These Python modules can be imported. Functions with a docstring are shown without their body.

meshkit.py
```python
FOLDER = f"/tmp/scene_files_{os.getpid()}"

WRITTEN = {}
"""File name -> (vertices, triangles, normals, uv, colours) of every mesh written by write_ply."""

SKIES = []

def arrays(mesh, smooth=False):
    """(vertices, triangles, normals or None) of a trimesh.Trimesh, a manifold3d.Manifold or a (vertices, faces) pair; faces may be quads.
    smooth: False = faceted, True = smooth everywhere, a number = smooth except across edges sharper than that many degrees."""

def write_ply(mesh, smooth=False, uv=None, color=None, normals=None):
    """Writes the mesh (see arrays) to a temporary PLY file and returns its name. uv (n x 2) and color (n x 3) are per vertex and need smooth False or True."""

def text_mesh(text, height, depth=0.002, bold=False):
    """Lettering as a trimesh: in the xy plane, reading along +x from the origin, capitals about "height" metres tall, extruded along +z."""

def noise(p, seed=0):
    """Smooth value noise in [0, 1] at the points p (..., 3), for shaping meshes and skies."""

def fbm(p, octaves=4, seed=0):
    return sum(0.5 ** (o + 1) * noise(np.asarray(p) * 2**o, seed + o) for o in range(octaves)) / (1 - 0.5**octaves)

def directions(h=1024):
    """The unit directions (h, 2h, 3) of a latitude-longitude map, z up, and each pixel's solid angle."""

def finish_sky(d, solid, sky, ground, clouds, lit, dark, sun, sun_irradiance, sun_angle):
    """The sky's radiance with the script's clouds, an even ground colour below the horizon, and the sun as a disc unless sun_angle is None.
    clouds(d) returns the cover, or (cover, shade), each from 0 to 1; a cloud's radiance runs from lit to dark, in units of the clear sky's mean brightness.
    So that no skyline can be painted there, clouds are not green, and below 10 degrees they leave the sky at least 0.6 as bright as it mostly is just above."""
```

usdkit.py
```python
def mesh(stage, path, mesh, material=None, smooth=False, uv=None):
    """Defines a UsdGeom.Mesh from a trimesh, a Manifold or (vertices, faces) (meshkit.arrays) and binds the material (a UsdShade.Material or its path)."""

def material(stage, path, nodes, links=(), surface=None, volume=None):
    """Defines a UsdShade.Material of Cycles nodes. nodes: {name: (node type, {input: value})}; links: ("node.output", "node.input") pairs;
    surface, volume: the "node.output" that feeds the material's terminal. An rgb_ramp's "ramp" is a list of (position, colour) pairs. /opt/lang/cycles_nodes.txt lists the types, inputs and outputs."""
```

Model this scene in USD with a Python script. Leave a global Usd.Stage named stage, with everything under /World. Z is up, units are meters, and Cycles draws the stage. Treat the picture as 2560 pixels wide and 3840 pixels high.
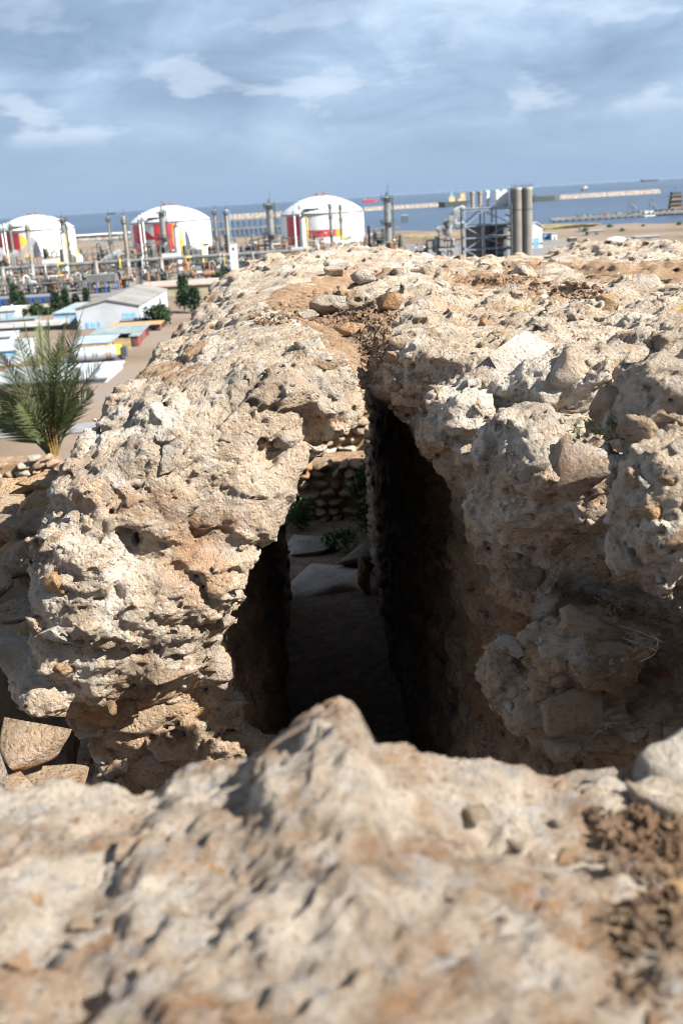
import math, random, numpy as np, trimesh, usdkit, meshkit
from scipy.spatial import cKDTree
from scipy.ndimage import map_coordinates
from shapely.geometry import Polygon
from pxr import Usd, UsdGeom, UsdLux, UsdShade, Gf, Sdf, Vt

stage = Usd.Stage.CreateInMemory()
UsdGeom.SetStageUpAxis(stage, 'Z'); UsdGeom.SetStageMetersPerUnit(stage, 1.0)
world = UsdGeom.Xform.Define(stage, '/World'); stage.SetDefaultPrim(world.GetPrim())
UsdGeom.Scope.Define(stage, '/World/Looks')

# ------------------------------------------------------------------ camera, sky, sun, exposure
EYE, PITCH, ROLL, FPX = 3.5, math.radians(16.4), math.radians(3.45), 4000.0
EXPOSURE = 2.08
SUN_DIR = np.array([0.70, -0.34, 0.63]); SUN_DIR = SUN_DIR / np.linalg.norm(SUN_DIR)
SUN_INTENSITY, SKY_STRENGTH = 1.12, 0.05
CAM = np.array([0, 0, EYE])
fw = np.array([0, math.cos(PITCH), -math.sin(PITCH)]); r0 = np.array([1.0, 0, 0]); u0 = np.array([0, math.sin(PITCH), math.cos(PITCH)])
RT = math.cos(ROLL) * r0 - math.sin(ROLL) * u0; UP = math.cos(ROLL) * u0 + math.sin(ROLL) * r0
cam = UsdGeom.Camera.Define(stage, '/World/camera')
m4 = np.eye(4); m4[0, :3] = RT; m4[1, :3] = UP; m4[2, :3] = -fw; m4[3, :3] = CAM
cam.AddTransformOp().Set(Gf.Matrix4d(m4.tolist()))
cam.CreateFocalLengthAttr(23.1); cam.CreateHorizontalApertureAttr(23.1 * 2560 / FPX); cam.CreateVerticalApertureAttr(23.1 * 3840 / FPX)
cam.CreateFStopAttr(2.9); cam.CreateFocusDistanceAttr(3.7); cam.CreateClippingRangeAttr(Gf.Vec2f(0.02, 200000)); cam.CreateExposureAttr(EXPOSURE)

def ray(px, py): return fw * FPX + RT * (px - 1280) - UP * (py - 1920)
def at(px, py, Y):
    d = ray(px, py); return CAM + d * (Y / d[1])
def ground(px, py, z):
    d = ray(px, py); return CAM + d * ((z - EYE) / d[2])

sun = UsdLux.DistantLight.Define(stage, '/World/sun')
sun.CreateIntensityAttr(SUN_INTENSITY); sun.CreateAngleAttr(0.53); sun.CreateColorAttr(Gf.Vec3f(1.0, 0.95, 0.87)); sun.CreateNormalizeAttr(True)
zx = SUN_DIR; xx = np.cross([0, 0, 1.0], zx); xx /= np.linalg.norm(xx); yy = np.cross(zx, xx)
ms = np.eye(4); ms[0, :3] = xx; ms[1, :3] = yy; ms[2, :3] = zx
sun.AddTransformOp().Set(Gf.Matrix4d(ms.tolist()))

def M(name, nodes, links, surface='p.BSDF', volume=None): return usdkit.material(stage, '/World/Looks/' + name, nodes, links, surface=surface, volume=volume)
SUN_EL, SUN_ROT = math.asin(SUN_DIR[2]), math.atan2(SUN_DIR[0], SUN_DIR[1])
sky_mat = M('sky', {
    't': ('texture_coordinate', {}), 's': ('separate_xyz', {}),
    'sky': ('sky_texture', {'sky_type': 'single_scattering', 'sun_disc': False, 'sun_elevation': SUN_EL, 'sun_rotation': SUN_ROT, 'air_density': 1.0, 'aerosol_density': 1.2, 'ozone_density': 1.5}),
    'v0': ('mapping', {'location': (1.3, 0.2, 0.55), 'scale': (2.6, 2.6, 8.5)}), 'n0': ('noise_texture', {'scale': 1.0, 'detail': 3.0, 'roughness': 0.5, 'distortion': 0.4}),
    'v1': ('mapping', {'location': (4.3, 1.2, 0.0), 'scale': (8.0, 8.0, 22.0)}), 'n1': ('noise_texture', {'scale': 1.0, 'detail': 9.0, 'roughness': 0.56, 'distortion': 0.5}),
    'f': ('mix_float', {'fac': 0.5}),
    'r1': ('rgb_ramp', {'ramp': [(0.36, (1.15, 1.65, 2.5)), (0.45, (1.6, 2.2, 3.15)), (0.52, (2.15, 2.85, 3.9)), (0.59, (2.9, 3.65, 4.65)), (0.68, (4.0, 4.6, 5.3))]}),
    'v2': ('mapping', {'location': (2.62, 0.3, 0.0), 'scale': (9.0, 9.0, 26.0)}), 'n2': ('noise_texture', {'scale': 1.0, 'detail': 9.0, 'roughness': 0.55, 'distortion': 0.15}),
    'rc': ('rgb_ramp', {'ramp': [(0.55, (0, 0, 0)), (0.62, (0.8, 0.8, 0.8)), (0.7, (1, 1, 1))]}),
    'band': ('rgb_ramp', {'ramp': [(0.0, (0, 0, 0)), (0.052, (0.0, 0, 0)), (0.066, (1, 1, 1)), (0.10, (0.7, 0.7, 0.7)), (0.16, (0.25, 0.25, 0.25)), (0.3, (0.1, 0.1, 0.1))]}),
    'cum': ('math', {'math_type': 'multiply'}), 'cum2': ('math', {'math_type': 'multiply', 'value2': 0.7}),
    'mixc': ('mix_color', {'b': (4.7, 5.1, 5.7), 'use_clamp': False}),
    'hz': ('rgb_ramp', {'ramp': [(0.0, (1, 1, 1)), (0.02, (0.9, .9, .9)), (0.06, (0.45, 0.45, .45)), (0.13, (0, 0, 0))]}),
    'mixh': ('mix_color', {'b': (1.7, 2.4, 3.45), 'use_clamp': False}),
    'cover': ('mix_color', {'fac': 0.93, 'use_clamp': False}),
    'bg': ('background_shader', {'strength': SKY_STRENGTH}),
}, [('t.generated', 's.vector'), ('t.generated', 'v0.vector'), ('v0.vector', 'n0.vector'), ('t.generated', 'v1.vector'), ('v1.vector', 'n1.vector'), ('n0.fac', 'f.a'), ('n1.fac', 'f.b'), ('f.result', 'r1.fac'),
    ('t.generated', 'v2.vector'), ('v2.vector', 'n2.vector'), ('n2.fac', 'rc.fac'), ('s.z', 'band.fac'), ('rc.color', 'cum.value1'), ('band.color', 'cum.value2'), ('cum.value', 'cum2.value1'),
    ('r1.color', 'mixc.a'), ('cum2.value', 'mixc.fac'), ('s.z', 'hz.fac'), ('hz.color', 'mixh.fac'), ('mixc.result', 'mixh.a'),
    ('sky.color', 'cover.a'), ('mixh.result', 'cover.b'), ('cover.result', 'bg.color')], surface='bg.background')
dome = UsdLux.DomeLight.Define(stage, '/World/sky'); dome.CreateIntensityAttr(1.0)
UsdShade.MaterialBindingAPI.Apply(dome.GetPrim()).Bind(sky_mat)
dome.GetPrim().SetCustomDataByKey('kind', 'structure')

# ------------------------------------------------------------------ naming and defining
_used = {}
def numbered(parent, name):
    k = (parent, name); n = _used.get(k, 0); _used[k] = n + 1
    return f'{parent}/{name}' + (f'_{n:03d}' if n else '')
def tag(prim, label=None, cat=None, group=None, kind=None):
    for k, v in (('label', label), ('category', cat), ('group', group), ('kind', kind)):
        if v: prim.SetCustomDataByKey(k, v)
    return prim
def thing(name, label, cat, loc=(0, 0, 0), rz=0.0, group=None, kind=None):
    path = numbered('/World', name); x = UsdGeom.Xform.Define(stage, path)
    x.AddTranslateOp().Set(Gf.Vec3d(*map(float, loc)))
    if rz: x.AddRotateZOp().Set(math.degrees(rz))
    return tag(x.GetPrim(), label, cat, group, kind)
def part(parent, name, mesh, mat, label=None, smooth=False, kind=None):
    ppath = str(parent.GetPath()); path = numbered(ppath, name)
    pr = usdkit.mesh(stage, path, mesh, mat, smooth).GetPrim()
    return tag(pr, label, None, None, kind)
def solo(name, mesh, mat, label=None, cat=None, group=None, kind=None, smooth=False):
    return tag(usdkit.mesh(stage, numbered('/World', name), mesh, mat, smooth).GetPrim(), label, cat, group, kind)
def copy(src, loc, rz=0.0, label=None, group=None, scale=None):
    was = src.GetCustomData(); name = src.GetName().rstrip('0123456789').rstrip('_')
    r = thing(name, label or was.get('label'), was.get('category'), loc, rz, group or was.get('group'))
    if scale: UsdGeom.Xformable(r).AddScaleOp().Set(Gf.Vec3f(*scale))
    r.GetReferences().AddInternalReference(src.GetPath()); r.SetInstanceable(True)
    return r

# ------------------------------------------------------------------ mesh helpers
def T(m, loc=(0, 0, 0), rz=0.0, rx=0.0, ry=0.0):
    A = trimesh.transformations.euler_matrix(rx, ry, rz); A[:3, 3] = loc; m = m.copy(); m.apply_transform(A); return m
def box(sx, sy, sz, loc=(0, 0, 0), rz=0.0): return T(trimesh.creation.box((sx, sy, sz)), (loc[0], loc[1], loc[2]), rz)
def bbox(x0, x1, y0, y1, z0, z1): return box(x1 - x0, y1 - y0, z1 - z0, ((x0 + x1) / 2, (y0 + y1) / 2, (z0 + z1) / 2))
def cyl(r, z0, z1, x=0, y=0, n=16, r2=None):
    a = np.arange(n) * 2 * np.pi / n; r2 = r if r2 is None else r2
    return lathe([(r, z0), (r2, z1)], n, (x, y))
def lathe(prof, n=24, c=(0, 0)):
    """prof: list of (r,z) bottom to top, closed with caps."""
    prof = [(0, prof[0][1])] * int(prof[0][0] > 0) + list(prof) + [(0, prof[-1][1])] * int(prof[-1][0] > 0)
    a = np.arange(n) * 2 * np.pi / n
    v = np.array([[c[0] + r * math.cos(t), c[1] + r * math.sin(t), z] for r, z in prof for t in a]); f = []
    for i in range(len(prof) - 1):
        for j in range(n):
            k = (j + 1) % n; A, B, Cc, D = i * n + j, i * n + k, (i + 1) * n + k, (i + 1) * n + j
            if prof[i][0] > 0: f.append((A, B, Cc))
            if prof[i + 1][0] > 0: f.append((A, Cc, D))
    m = trimesh.Trimesh(v, np.array(f), process=False); m.remove_unreferenced_vertices(); return m
def tube(pts, r, n=8, cap=True):
    p = np.asarray(pts, float); t = np.gradient(p, axis=0); t /= np.linalg.norm(t, axis=1, keepdims=True) + 1e-12
    ref = np.array([0, 0, 1.0]) if abs(t[:, 2]).mean() < 0.9 else np.array([1.0, 0, 0])
    a = np.cross(t, ref); a /= np.linalg.norm(a, axis=1, keepdims=True) + 1e-12; b = np.cross(t, a)
    an = np.arange(n) * 2 * np.pi / n; r = np.broadcast_to(r, (len(p),))
    v = (p[:, None] + r[:, None, None] * (np.cos(an)[None, :, None] * a[:, None] + np.sin(an)[None, :, None] * b[:, None])).reshape(-1, 3); f = []
    for i in range(len(p) - 1):
        for j in range(n):
            k = (j + 1) % n; A, B, Cc, D = i * n + j, i * n + k, (i + 1) * n + k, (i + 1) * n + j
            f += [(A, Cc, B), (A, D, Cc)]
    if cap:
        e = (len(p) - 1) * n
        f += [(0, j, j + 1) for j in range(1, n - 1)] + [(e, e + j + 1, e + j) for j in range(1, n - 1)]
    m = trimesh.Trimesh(v, np.array(f), process=False)
    return m
def bar(a, b, w, h=None):
    """square bar from a to b"""
    a, b = np.asarray(a, float), np.asarray(b, float); d = b - a; L = np.linalg.norm(d); h = h or w
    m = trimesh.creation.box((w, h, L)); zx = d / L
    x = np.cross([0, 0, 1.0], zx) if abs(zx[2]) < 0.99 else np.array([1.0, 0, 0]); x /= np.linalg.norm(x)
    A = np.eye(4); A[:3, 0] = x; A[:3, 1] = np.cross(zx, x); A[:3, 2] = zx; A[:3, 3] = (a + b) / 2; m.apply_transform(A); return m
def join(*ms): return trimesh.util.concatenate([m for m in ms])
def prism(poly, d, axis='z'):
    return trimesh.creation.extrude_polygon(Polygon(poly), d)

def worley(p, cell, seed, k=2):
    """distances to the k nearest jittered seeds around the points and the seed's id"""
    rng = np.random.default_rng(seed); lo, hi = p.min(0) - 2 * cell, p.max(0) + 2 * cell
    n = np.ceil((hi - lo) / cell).astype(int); g = np.stack(np.meshgrid(*[np.arange(q) for q in n], indexing='ij'), -1).reshape(-1, 3)
    s = lo + (g + rng.random(g.shape)) * cell
    return cKDTree(s).query(p, k=k, workers=-1)

def surface_nets(D, xs, ys, zs):
    """isosurface D = 0 (inside negative) of a grid with coordinates xs, ys, zs"""
    s = D < 0; nx, ny, nz = D.shape
    c = np.zeros((nx - 1, ny - 1, nz - 1), np.int8)
    for i, j, k in np.ndindex(2, 2, 2): c += s[i:nx - 1 + i, j:ny - 1 + j, k:nz - 1 + k]
    act = np.argwhere((c > 0) & (c < 8)); idx = -np.ones(c.shape, np.int32); idx[tuple(act.T)] = np.arange(len(act))
    acc = np.zeros((len(act), 3)); cnt = np.zeros(len(act))
    val = lambda o: D[act[:, 0] + o[0], act[:, 1] + o[1], act[:, 2] + o[2]]
    cor = {o: val(o) for o in np.ndindex(2, 2, 2)}
    for a in np.ndindex(2, 2, 2):
        for ax in range(3):
            if a[ax] == 0:
                b = tuple(1 if q == ax else a[q] for q in range(3)); va, vb = cor[a], cor[b]; x = (va < 0) != (vb < 0)
                t = np.where(x, va / np.where(x, va - vb, 1), 0); pt = np.tile(np.array(a, float), (len(act), 1)); pt[:, ax] = t
                acc[x] += pt[x]; cnt[x] += 1
    u = act + acc / cnt[:, None]
    v = np.stack([np.interp(u[:, q], np.arange(len(g)), g) for q, g in enumerate((xs, ys, zs))], 1)
    F = []
    for ax in range(3):
        sl = [slice(1, -1)] * 3; sl[ax] = slice(0, -1); sh = list(sl); sh[ax] = slice(1, None)
        A, B = s[tuple(sl)], s[tuple(sh)]; e = np.argwhere(A != B)
        off = np.array([1, 1, 1]); off[ax] = 0; e = e + off
        flip = s[tuple(e.T)]
        o1, o2 = [q for q in range(3) if q != ax]
        def cell(d1, d2):
            q = e.copy(); q[:, o1] -= d1; q[:, o2] -= d2; return idx[tuple(q.T)]
        q = np.stack([cell(1, 1), cell(0, 1), cell(0, 0), cell(1, 0)], 1)
        if ax == 1: flip = ~flip
        q[~flip] = q[~flip][:, ::-1]; F.append(q)
    q = np.vstack(F)
    return v, np.vstack([q[:, [0, 1, 2]], q[:, [0, 2, 3]]])
def split4(v, f):
    e = np.sort(np.vstack([f[:, [0, 1]], f[:, [1, 2]], f[:, [2, 0]]]), 1); key = e[:, 0].astype(np.int64) * len(v) + e[:, 1]
    u, inv = np.unique(key, return_inverse=True); mid = (v[u // len(v)] + v[u % len(v)]) / 2; n = len(f)
    a, b, c = (len(v) + inv[:n], len(v) + inv[n:2 * n], len(v) + inv[2 * n:])
    return np.vstack([v, mid]), np.vstack([np.stack([f[:, 0], a, c], 1), np.stack([f[:, 1], b, a], 1), np.stack([f[:, 2], c, b], 1), np.stack([a, b, c], 1)])
def vnormals(v, f):
    n = np.zeros_like(v); w = np.cross(v[f[:, 1]] - v[f[:, 0]], v[f[:, 2]] - v[f[:, 0]])
    for k in range(3): np.add.at(n, f[:, k], w)
    return n / (np.linalg.norm(n, axis=1, keepdims=True) + 1e-12)
def smin(a, b, k):
    h = np.clip(0.5 + 0.5 * (b - a) / k, 0, 1); return b + (a - b) * h - k * h * (1 - h)
def smax(a, b, k): return -smin(-a, -b, k)
def sstep(a, b, x):
    t = np.clip((x - a) / (b - a), 0, 1); return t * t * (3 - 2 * t)
def rock(seed, size, n=16, rough=0.10, sub=2, rot=True):
    """an angular stone: hull of random points, subdivided, its faces roughened"""
    rng = np.random.default_rng(seed); d = rng.normal(size=(n, 3)); d /= np.linalg.norm(d, axis=1, keepdims=True)
    d = np.sign(d) * np.abs(d) ** 0.85
    m = trimesh.convex.convex_hull(d * rng.uniform(0.85, 1.1, (n, 1)))
    v, f = np.array(m.vertices), np.array(m.faces)
    for _ in range(sub): v, f = split4(v, f)
    mm = trimesh.Trimesh(v, f, process=False); trimesh.smoothing.filter_laplacian(mm, lamb=0.25, iterations=1); v = np.array(mm.vertices)
    nn = vnormals(v, f); q = v + seed * 1.37
    v = v + nn * (rough * 2.0 * (meshkit.fbm(q * 2.1, 3, seed % 97) - 0.5) + rough * 2.2 * (meshkit.fbm(q * 5.0, 3, seed % 89) - 0.5))[:, None]
    v = v / np.abs(v).max(0) * (np.asarray(size, float) / 2)
    if rot: v = v @ trimesh.transformations.random_rotation_matrix(rng.random(3))[:3, :3].T
    return trimesh.Trimesh(v, f, process=False)
# ------------------------------------------------------------------ materials
def plain(name, col, rough=0.6, metal=0.0, var=0.12, scale=3.0, dirt=None, spec=0.4):
    """a painted or weathered even surface: base colour with a little noise and streaky wear"""
    d = dirt or tuple(c * 0.62 for c in col)
    return M(name, {'g': ('geometry', {}), 'n': ('noise_texture', {'scale': scale, 'detail': 5.0, 'roughness': 0.6}),
        'r': ('rgb_ramp', {'ramp': [(0.30, d), (0.30 + 2 * var + 0.05, col), (1.0, tuple(min(1, c * 1.05) for c in col))]}),
        'p': ('principled_bsdf', {'roughness': rough, 'metallic': metal, 'specular_ior_level': spec})},
        [('g.position', 'n.vector'), ('n.fac', 'r.fac'), ('r.color', 'p.base_color')])
def stone_mat(name, pale, tan, orange, dark, grey, s=1.0, lichen=0.0, bump=1.0, tanw=0.5, rnd=0.0):
    nodes = {'g': ('geometry', {}),
        'na': ('noise_texture', {'scale': 2.6 * s, 'detail': 8.0, 'roughness': 0.62, 'distortion': 0.5}),
        'ra': ('rgb_ramp', {'ramp': [(0.33, orange), (0.43, tan), (0.43 + 0.20 * tanw, tan), (0.58 + 0.10 * tanw, pale), (0.80, pale)]}),
        'nb': ('noise_texture', {'scale': 8.0 * s, 'detail': 9.0, 'roughness': 0.7, 'distortion': 0.8}),
        'rb': ('rgb_ramp', {'ramp': [(0.50, (0, 0, 0)), (0.66, (0.8, 0.8, 0.8))]}),
        'mb': ('mix_color', {'b': grey}),
        'nc': ('noise_texture', {'scale': 34.0 * s, 'detail': 7.0, 'roughness': 0.75}),
        'rc': ('rgb_ramp', {'ramp': [(0.32, (1, 1, 1)), (0.46, (0, 0, 0))]}),
        'mc': ('mix_color', {'b': dark}),
        'nd': ('noise_texture', {'scale': 5.0 * s, 'detail': 4.0, 'roughness': 0.6}),
        'rd': ('rgb_ramp', {'ramp': [(0.27, (0.58, 0.55, 0.52)), (0.5, (1, 1, 1)), (0.72, (1.2, 1.19, 1.18))]}),
        'md': ('mix_color', {'blend_type': 'multiply', 'fac': 1.0, 'use_clamp': False}),
        've': ('voronoi_texture', {'scale': 46.0 * s, 'randomness': 1.0}),
        're': ('rgb_ramp', {'ramp': [(0.0, (0, 0, 0)), (0.34, (1, 1, 1))]}),
        'nf': ('noise_texture', {'scale': 75.0 * s, 'detail': 8.0, 'roughness': 0.72}),
        'ng': ('noise_texture', {'scale': 20.0 * s, 'detail': 6.0, 'roughness': 0.65}),
        'h1': ('math', {'math_type': 'multiply_add', 'value2': 0.5}),
        'h2': ('math', {'math_type': 'multiply_add', 'value2': 1.5}),
        'b': ('bump', {'strength': 1.0 * bump, 'distance': 0.03 / s}),
        'p': ('principled_bsdf', {'roughness': 0.92, 'specular_ior_level': 0.18})}
    links = [('g.position', n + '.vector') for n in ('na', 'nb', 'nc', 'nd', 've', 'nf', 'ng')] + [
        ('na.fac', 'ra.fac'), ('nb.fac', 'rb.fac'), ('rb.color', 'mb.fac'), ('ra.color', 'mb.a'), ('nc.fac', 'rc.fac'), ('rc.color', 'mc.fac'), ('mb.result', 'mc.a'),
        ('nd.fac', 'rd.fac'), ('mc.result', 'md.a'), ('rd.color', 'md.b'), ('ve.distance', 're.fac'), ('re.color', 'h1.value1'), ('nf.fac', 'h1.value3'), ('ng.fac', 'h2.value1'), ('h1.value', 'h2.value3'),
        ('h2.value', 'b.height'), ('b.normal', 'p.normal')]
    last = 'md.result'
    if rnd:
        nodes['o'] = ('geometry', {}); nodes['or'] = ('rgb_ramp', {'ramp': [(0, (0.7, 0.62, 0.55)), (0.35, (1.05, 0.98, 0.9)), (0.7, (0.95, 0.97, 1.0)), (1, (1.15, 1.12, 1.1))]})
        nodes['mo'] = ('mix_color', {'blend_type': 'multiply', 'fac': rnd, 'use_clamp': False})
        links += [('o.random_per_island', 'or.fac'), (last, 'mo.a'), ('or.color', 'mo.b')]; last = 'mo.result'
    if lichen:
        nodes.update({'nl': ('noise_texture', {'scale': 4.2, 'detail': 7.0, 'roughness': 0.7, 'distortion': 0.6}), 'rl': ('rgb_ramp', {'ramp': [(0.67 - lichen, (0, 0, 0)), (0.70 - lichen, (0.85, 0.85, 0.85))]}),
            'sn': ('separate_xyz', {}), 'rn': ('rgb_ramp', {'ramp': [(0.45, (0, 0, 0)), (0.8, (1, 1, 1))]}), 'ml': ('math', {'math_type': 'multiply'}), 'mx': ('mix_color', {'b': (0.36, 0.22, 0.03)})})
        links += [('g.position', 'nl.vector'), ('nl.fac', 'rl.fac'), ('g.true_normal', 'sn.vector'), ('sn.z', 'rn.fac'), ('rl.color', 'ml.value1'), ('rn.color', 'ml.value2'), ('ml.value', 'mx.fac'), (last, 'mx.a')]; last = 'mx.result'
    return M(name, nodes, links + [(last, 'p.base_color')])

PALE, TAN, ORANGE, DARK, GREY = (0.49, 0.44, 0.375), (0.375, 0.30, 0.225), (0.36, 0.235, 0.15), (0.13, 0.095, 0.07), (0.38, 0.36, 0.335)
rock_pale = stone_mat('weathered_limestone', PALE, TAN, ORANGE, DARK, GREY, lichen=0.03)
rock_tan = stone_mat('tan_limestone', (0.38, 0.30, 0.22), (0.30, 0.22, 0.15), (0.30, 0.175, 0.095), (0.13, 0.085, 0.055), (0.32, 0.28, 0.24), tanw=0.9)
rock_grey = stone_mat('grey_limestone', (0.40, 0.365, 0.31), (0.31, 0.265, 0.215), (0.30, 0.22, 0.14), (0.14, 0.11, 0.09), (0.33, 0.31, 0.29))
rock_orange = stone_mat('orange_stone', (0.36, 0.245, 0.15), (0.32, 0.20, 0.105), (0.29, 0.145, 0.065), (0.15, 0.085, 0.05), (0.30, 0.235, 0.18))
rock_white = stone_mat('white_boulder', (0.44, 0.395, 0.335), (0.39, 0.34, 0.275), (0.40, 0.32, 0.22), (0.24, 0.2, 0.16), (0.44, 0.42, 0.395), bump=0.6)
rock_red = stone_mat('red_brick_stone', (0.30, 0.12, 0.06), (0.27, 0.10, 0.05), (0.22, 0.07, 0.035), (0.12, 0.05, 0.03), (0.3, 0.18, 0.12))
rock_earth_shade = stone_mat('earthy_lining', (0.25, 0.185, 0.13), (0.215, 0.148, 0.095), (0.20, 0.122, 0.072), (0.07, 0.05, 0.035), (0.15, 0.12, 0.095))  # brown masonry tone, darkened to put the passage's shade into the colour
masonry_mat = stone_mat('tan_masonry', (0.40, 0.305, 0.215), (0.32, 0.225, 0.145), (0.31, 0.185, 0.10), (0.13, 0.085, 0.055), (0.33, 0.285, 0.235), tanw=0.7)
soil = stone_mat('soil', (0.30, 0.215, 0.14), (0.23, 0.15, 0.09), (0.20, 0.115, 0.06), (0.10, 0.065, 0.04), (0.27, 0.21, 0.16), s=2.2)
pebble_mat = stone_mat('pebbles', (0.42, 0.34, 0.26), (0.30, 0.21, 0.14), (0.28, 0.16, 0.08), (0.13, 0.08, 0.055), (0.32, 0.29, 0.27), s=1.2, rnd=0.9)
fg_rock = stone_mat('foreground_limestone', (0.42, 0.36, 0.295), (0.30, 0.225, 0.16), (0.27, 0.155, 0.085), (0.07, 0.045, 0.03), (0.32, 0.315, 0.31), s=4.0, tanw=0.05, bump=1.2)
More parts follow.
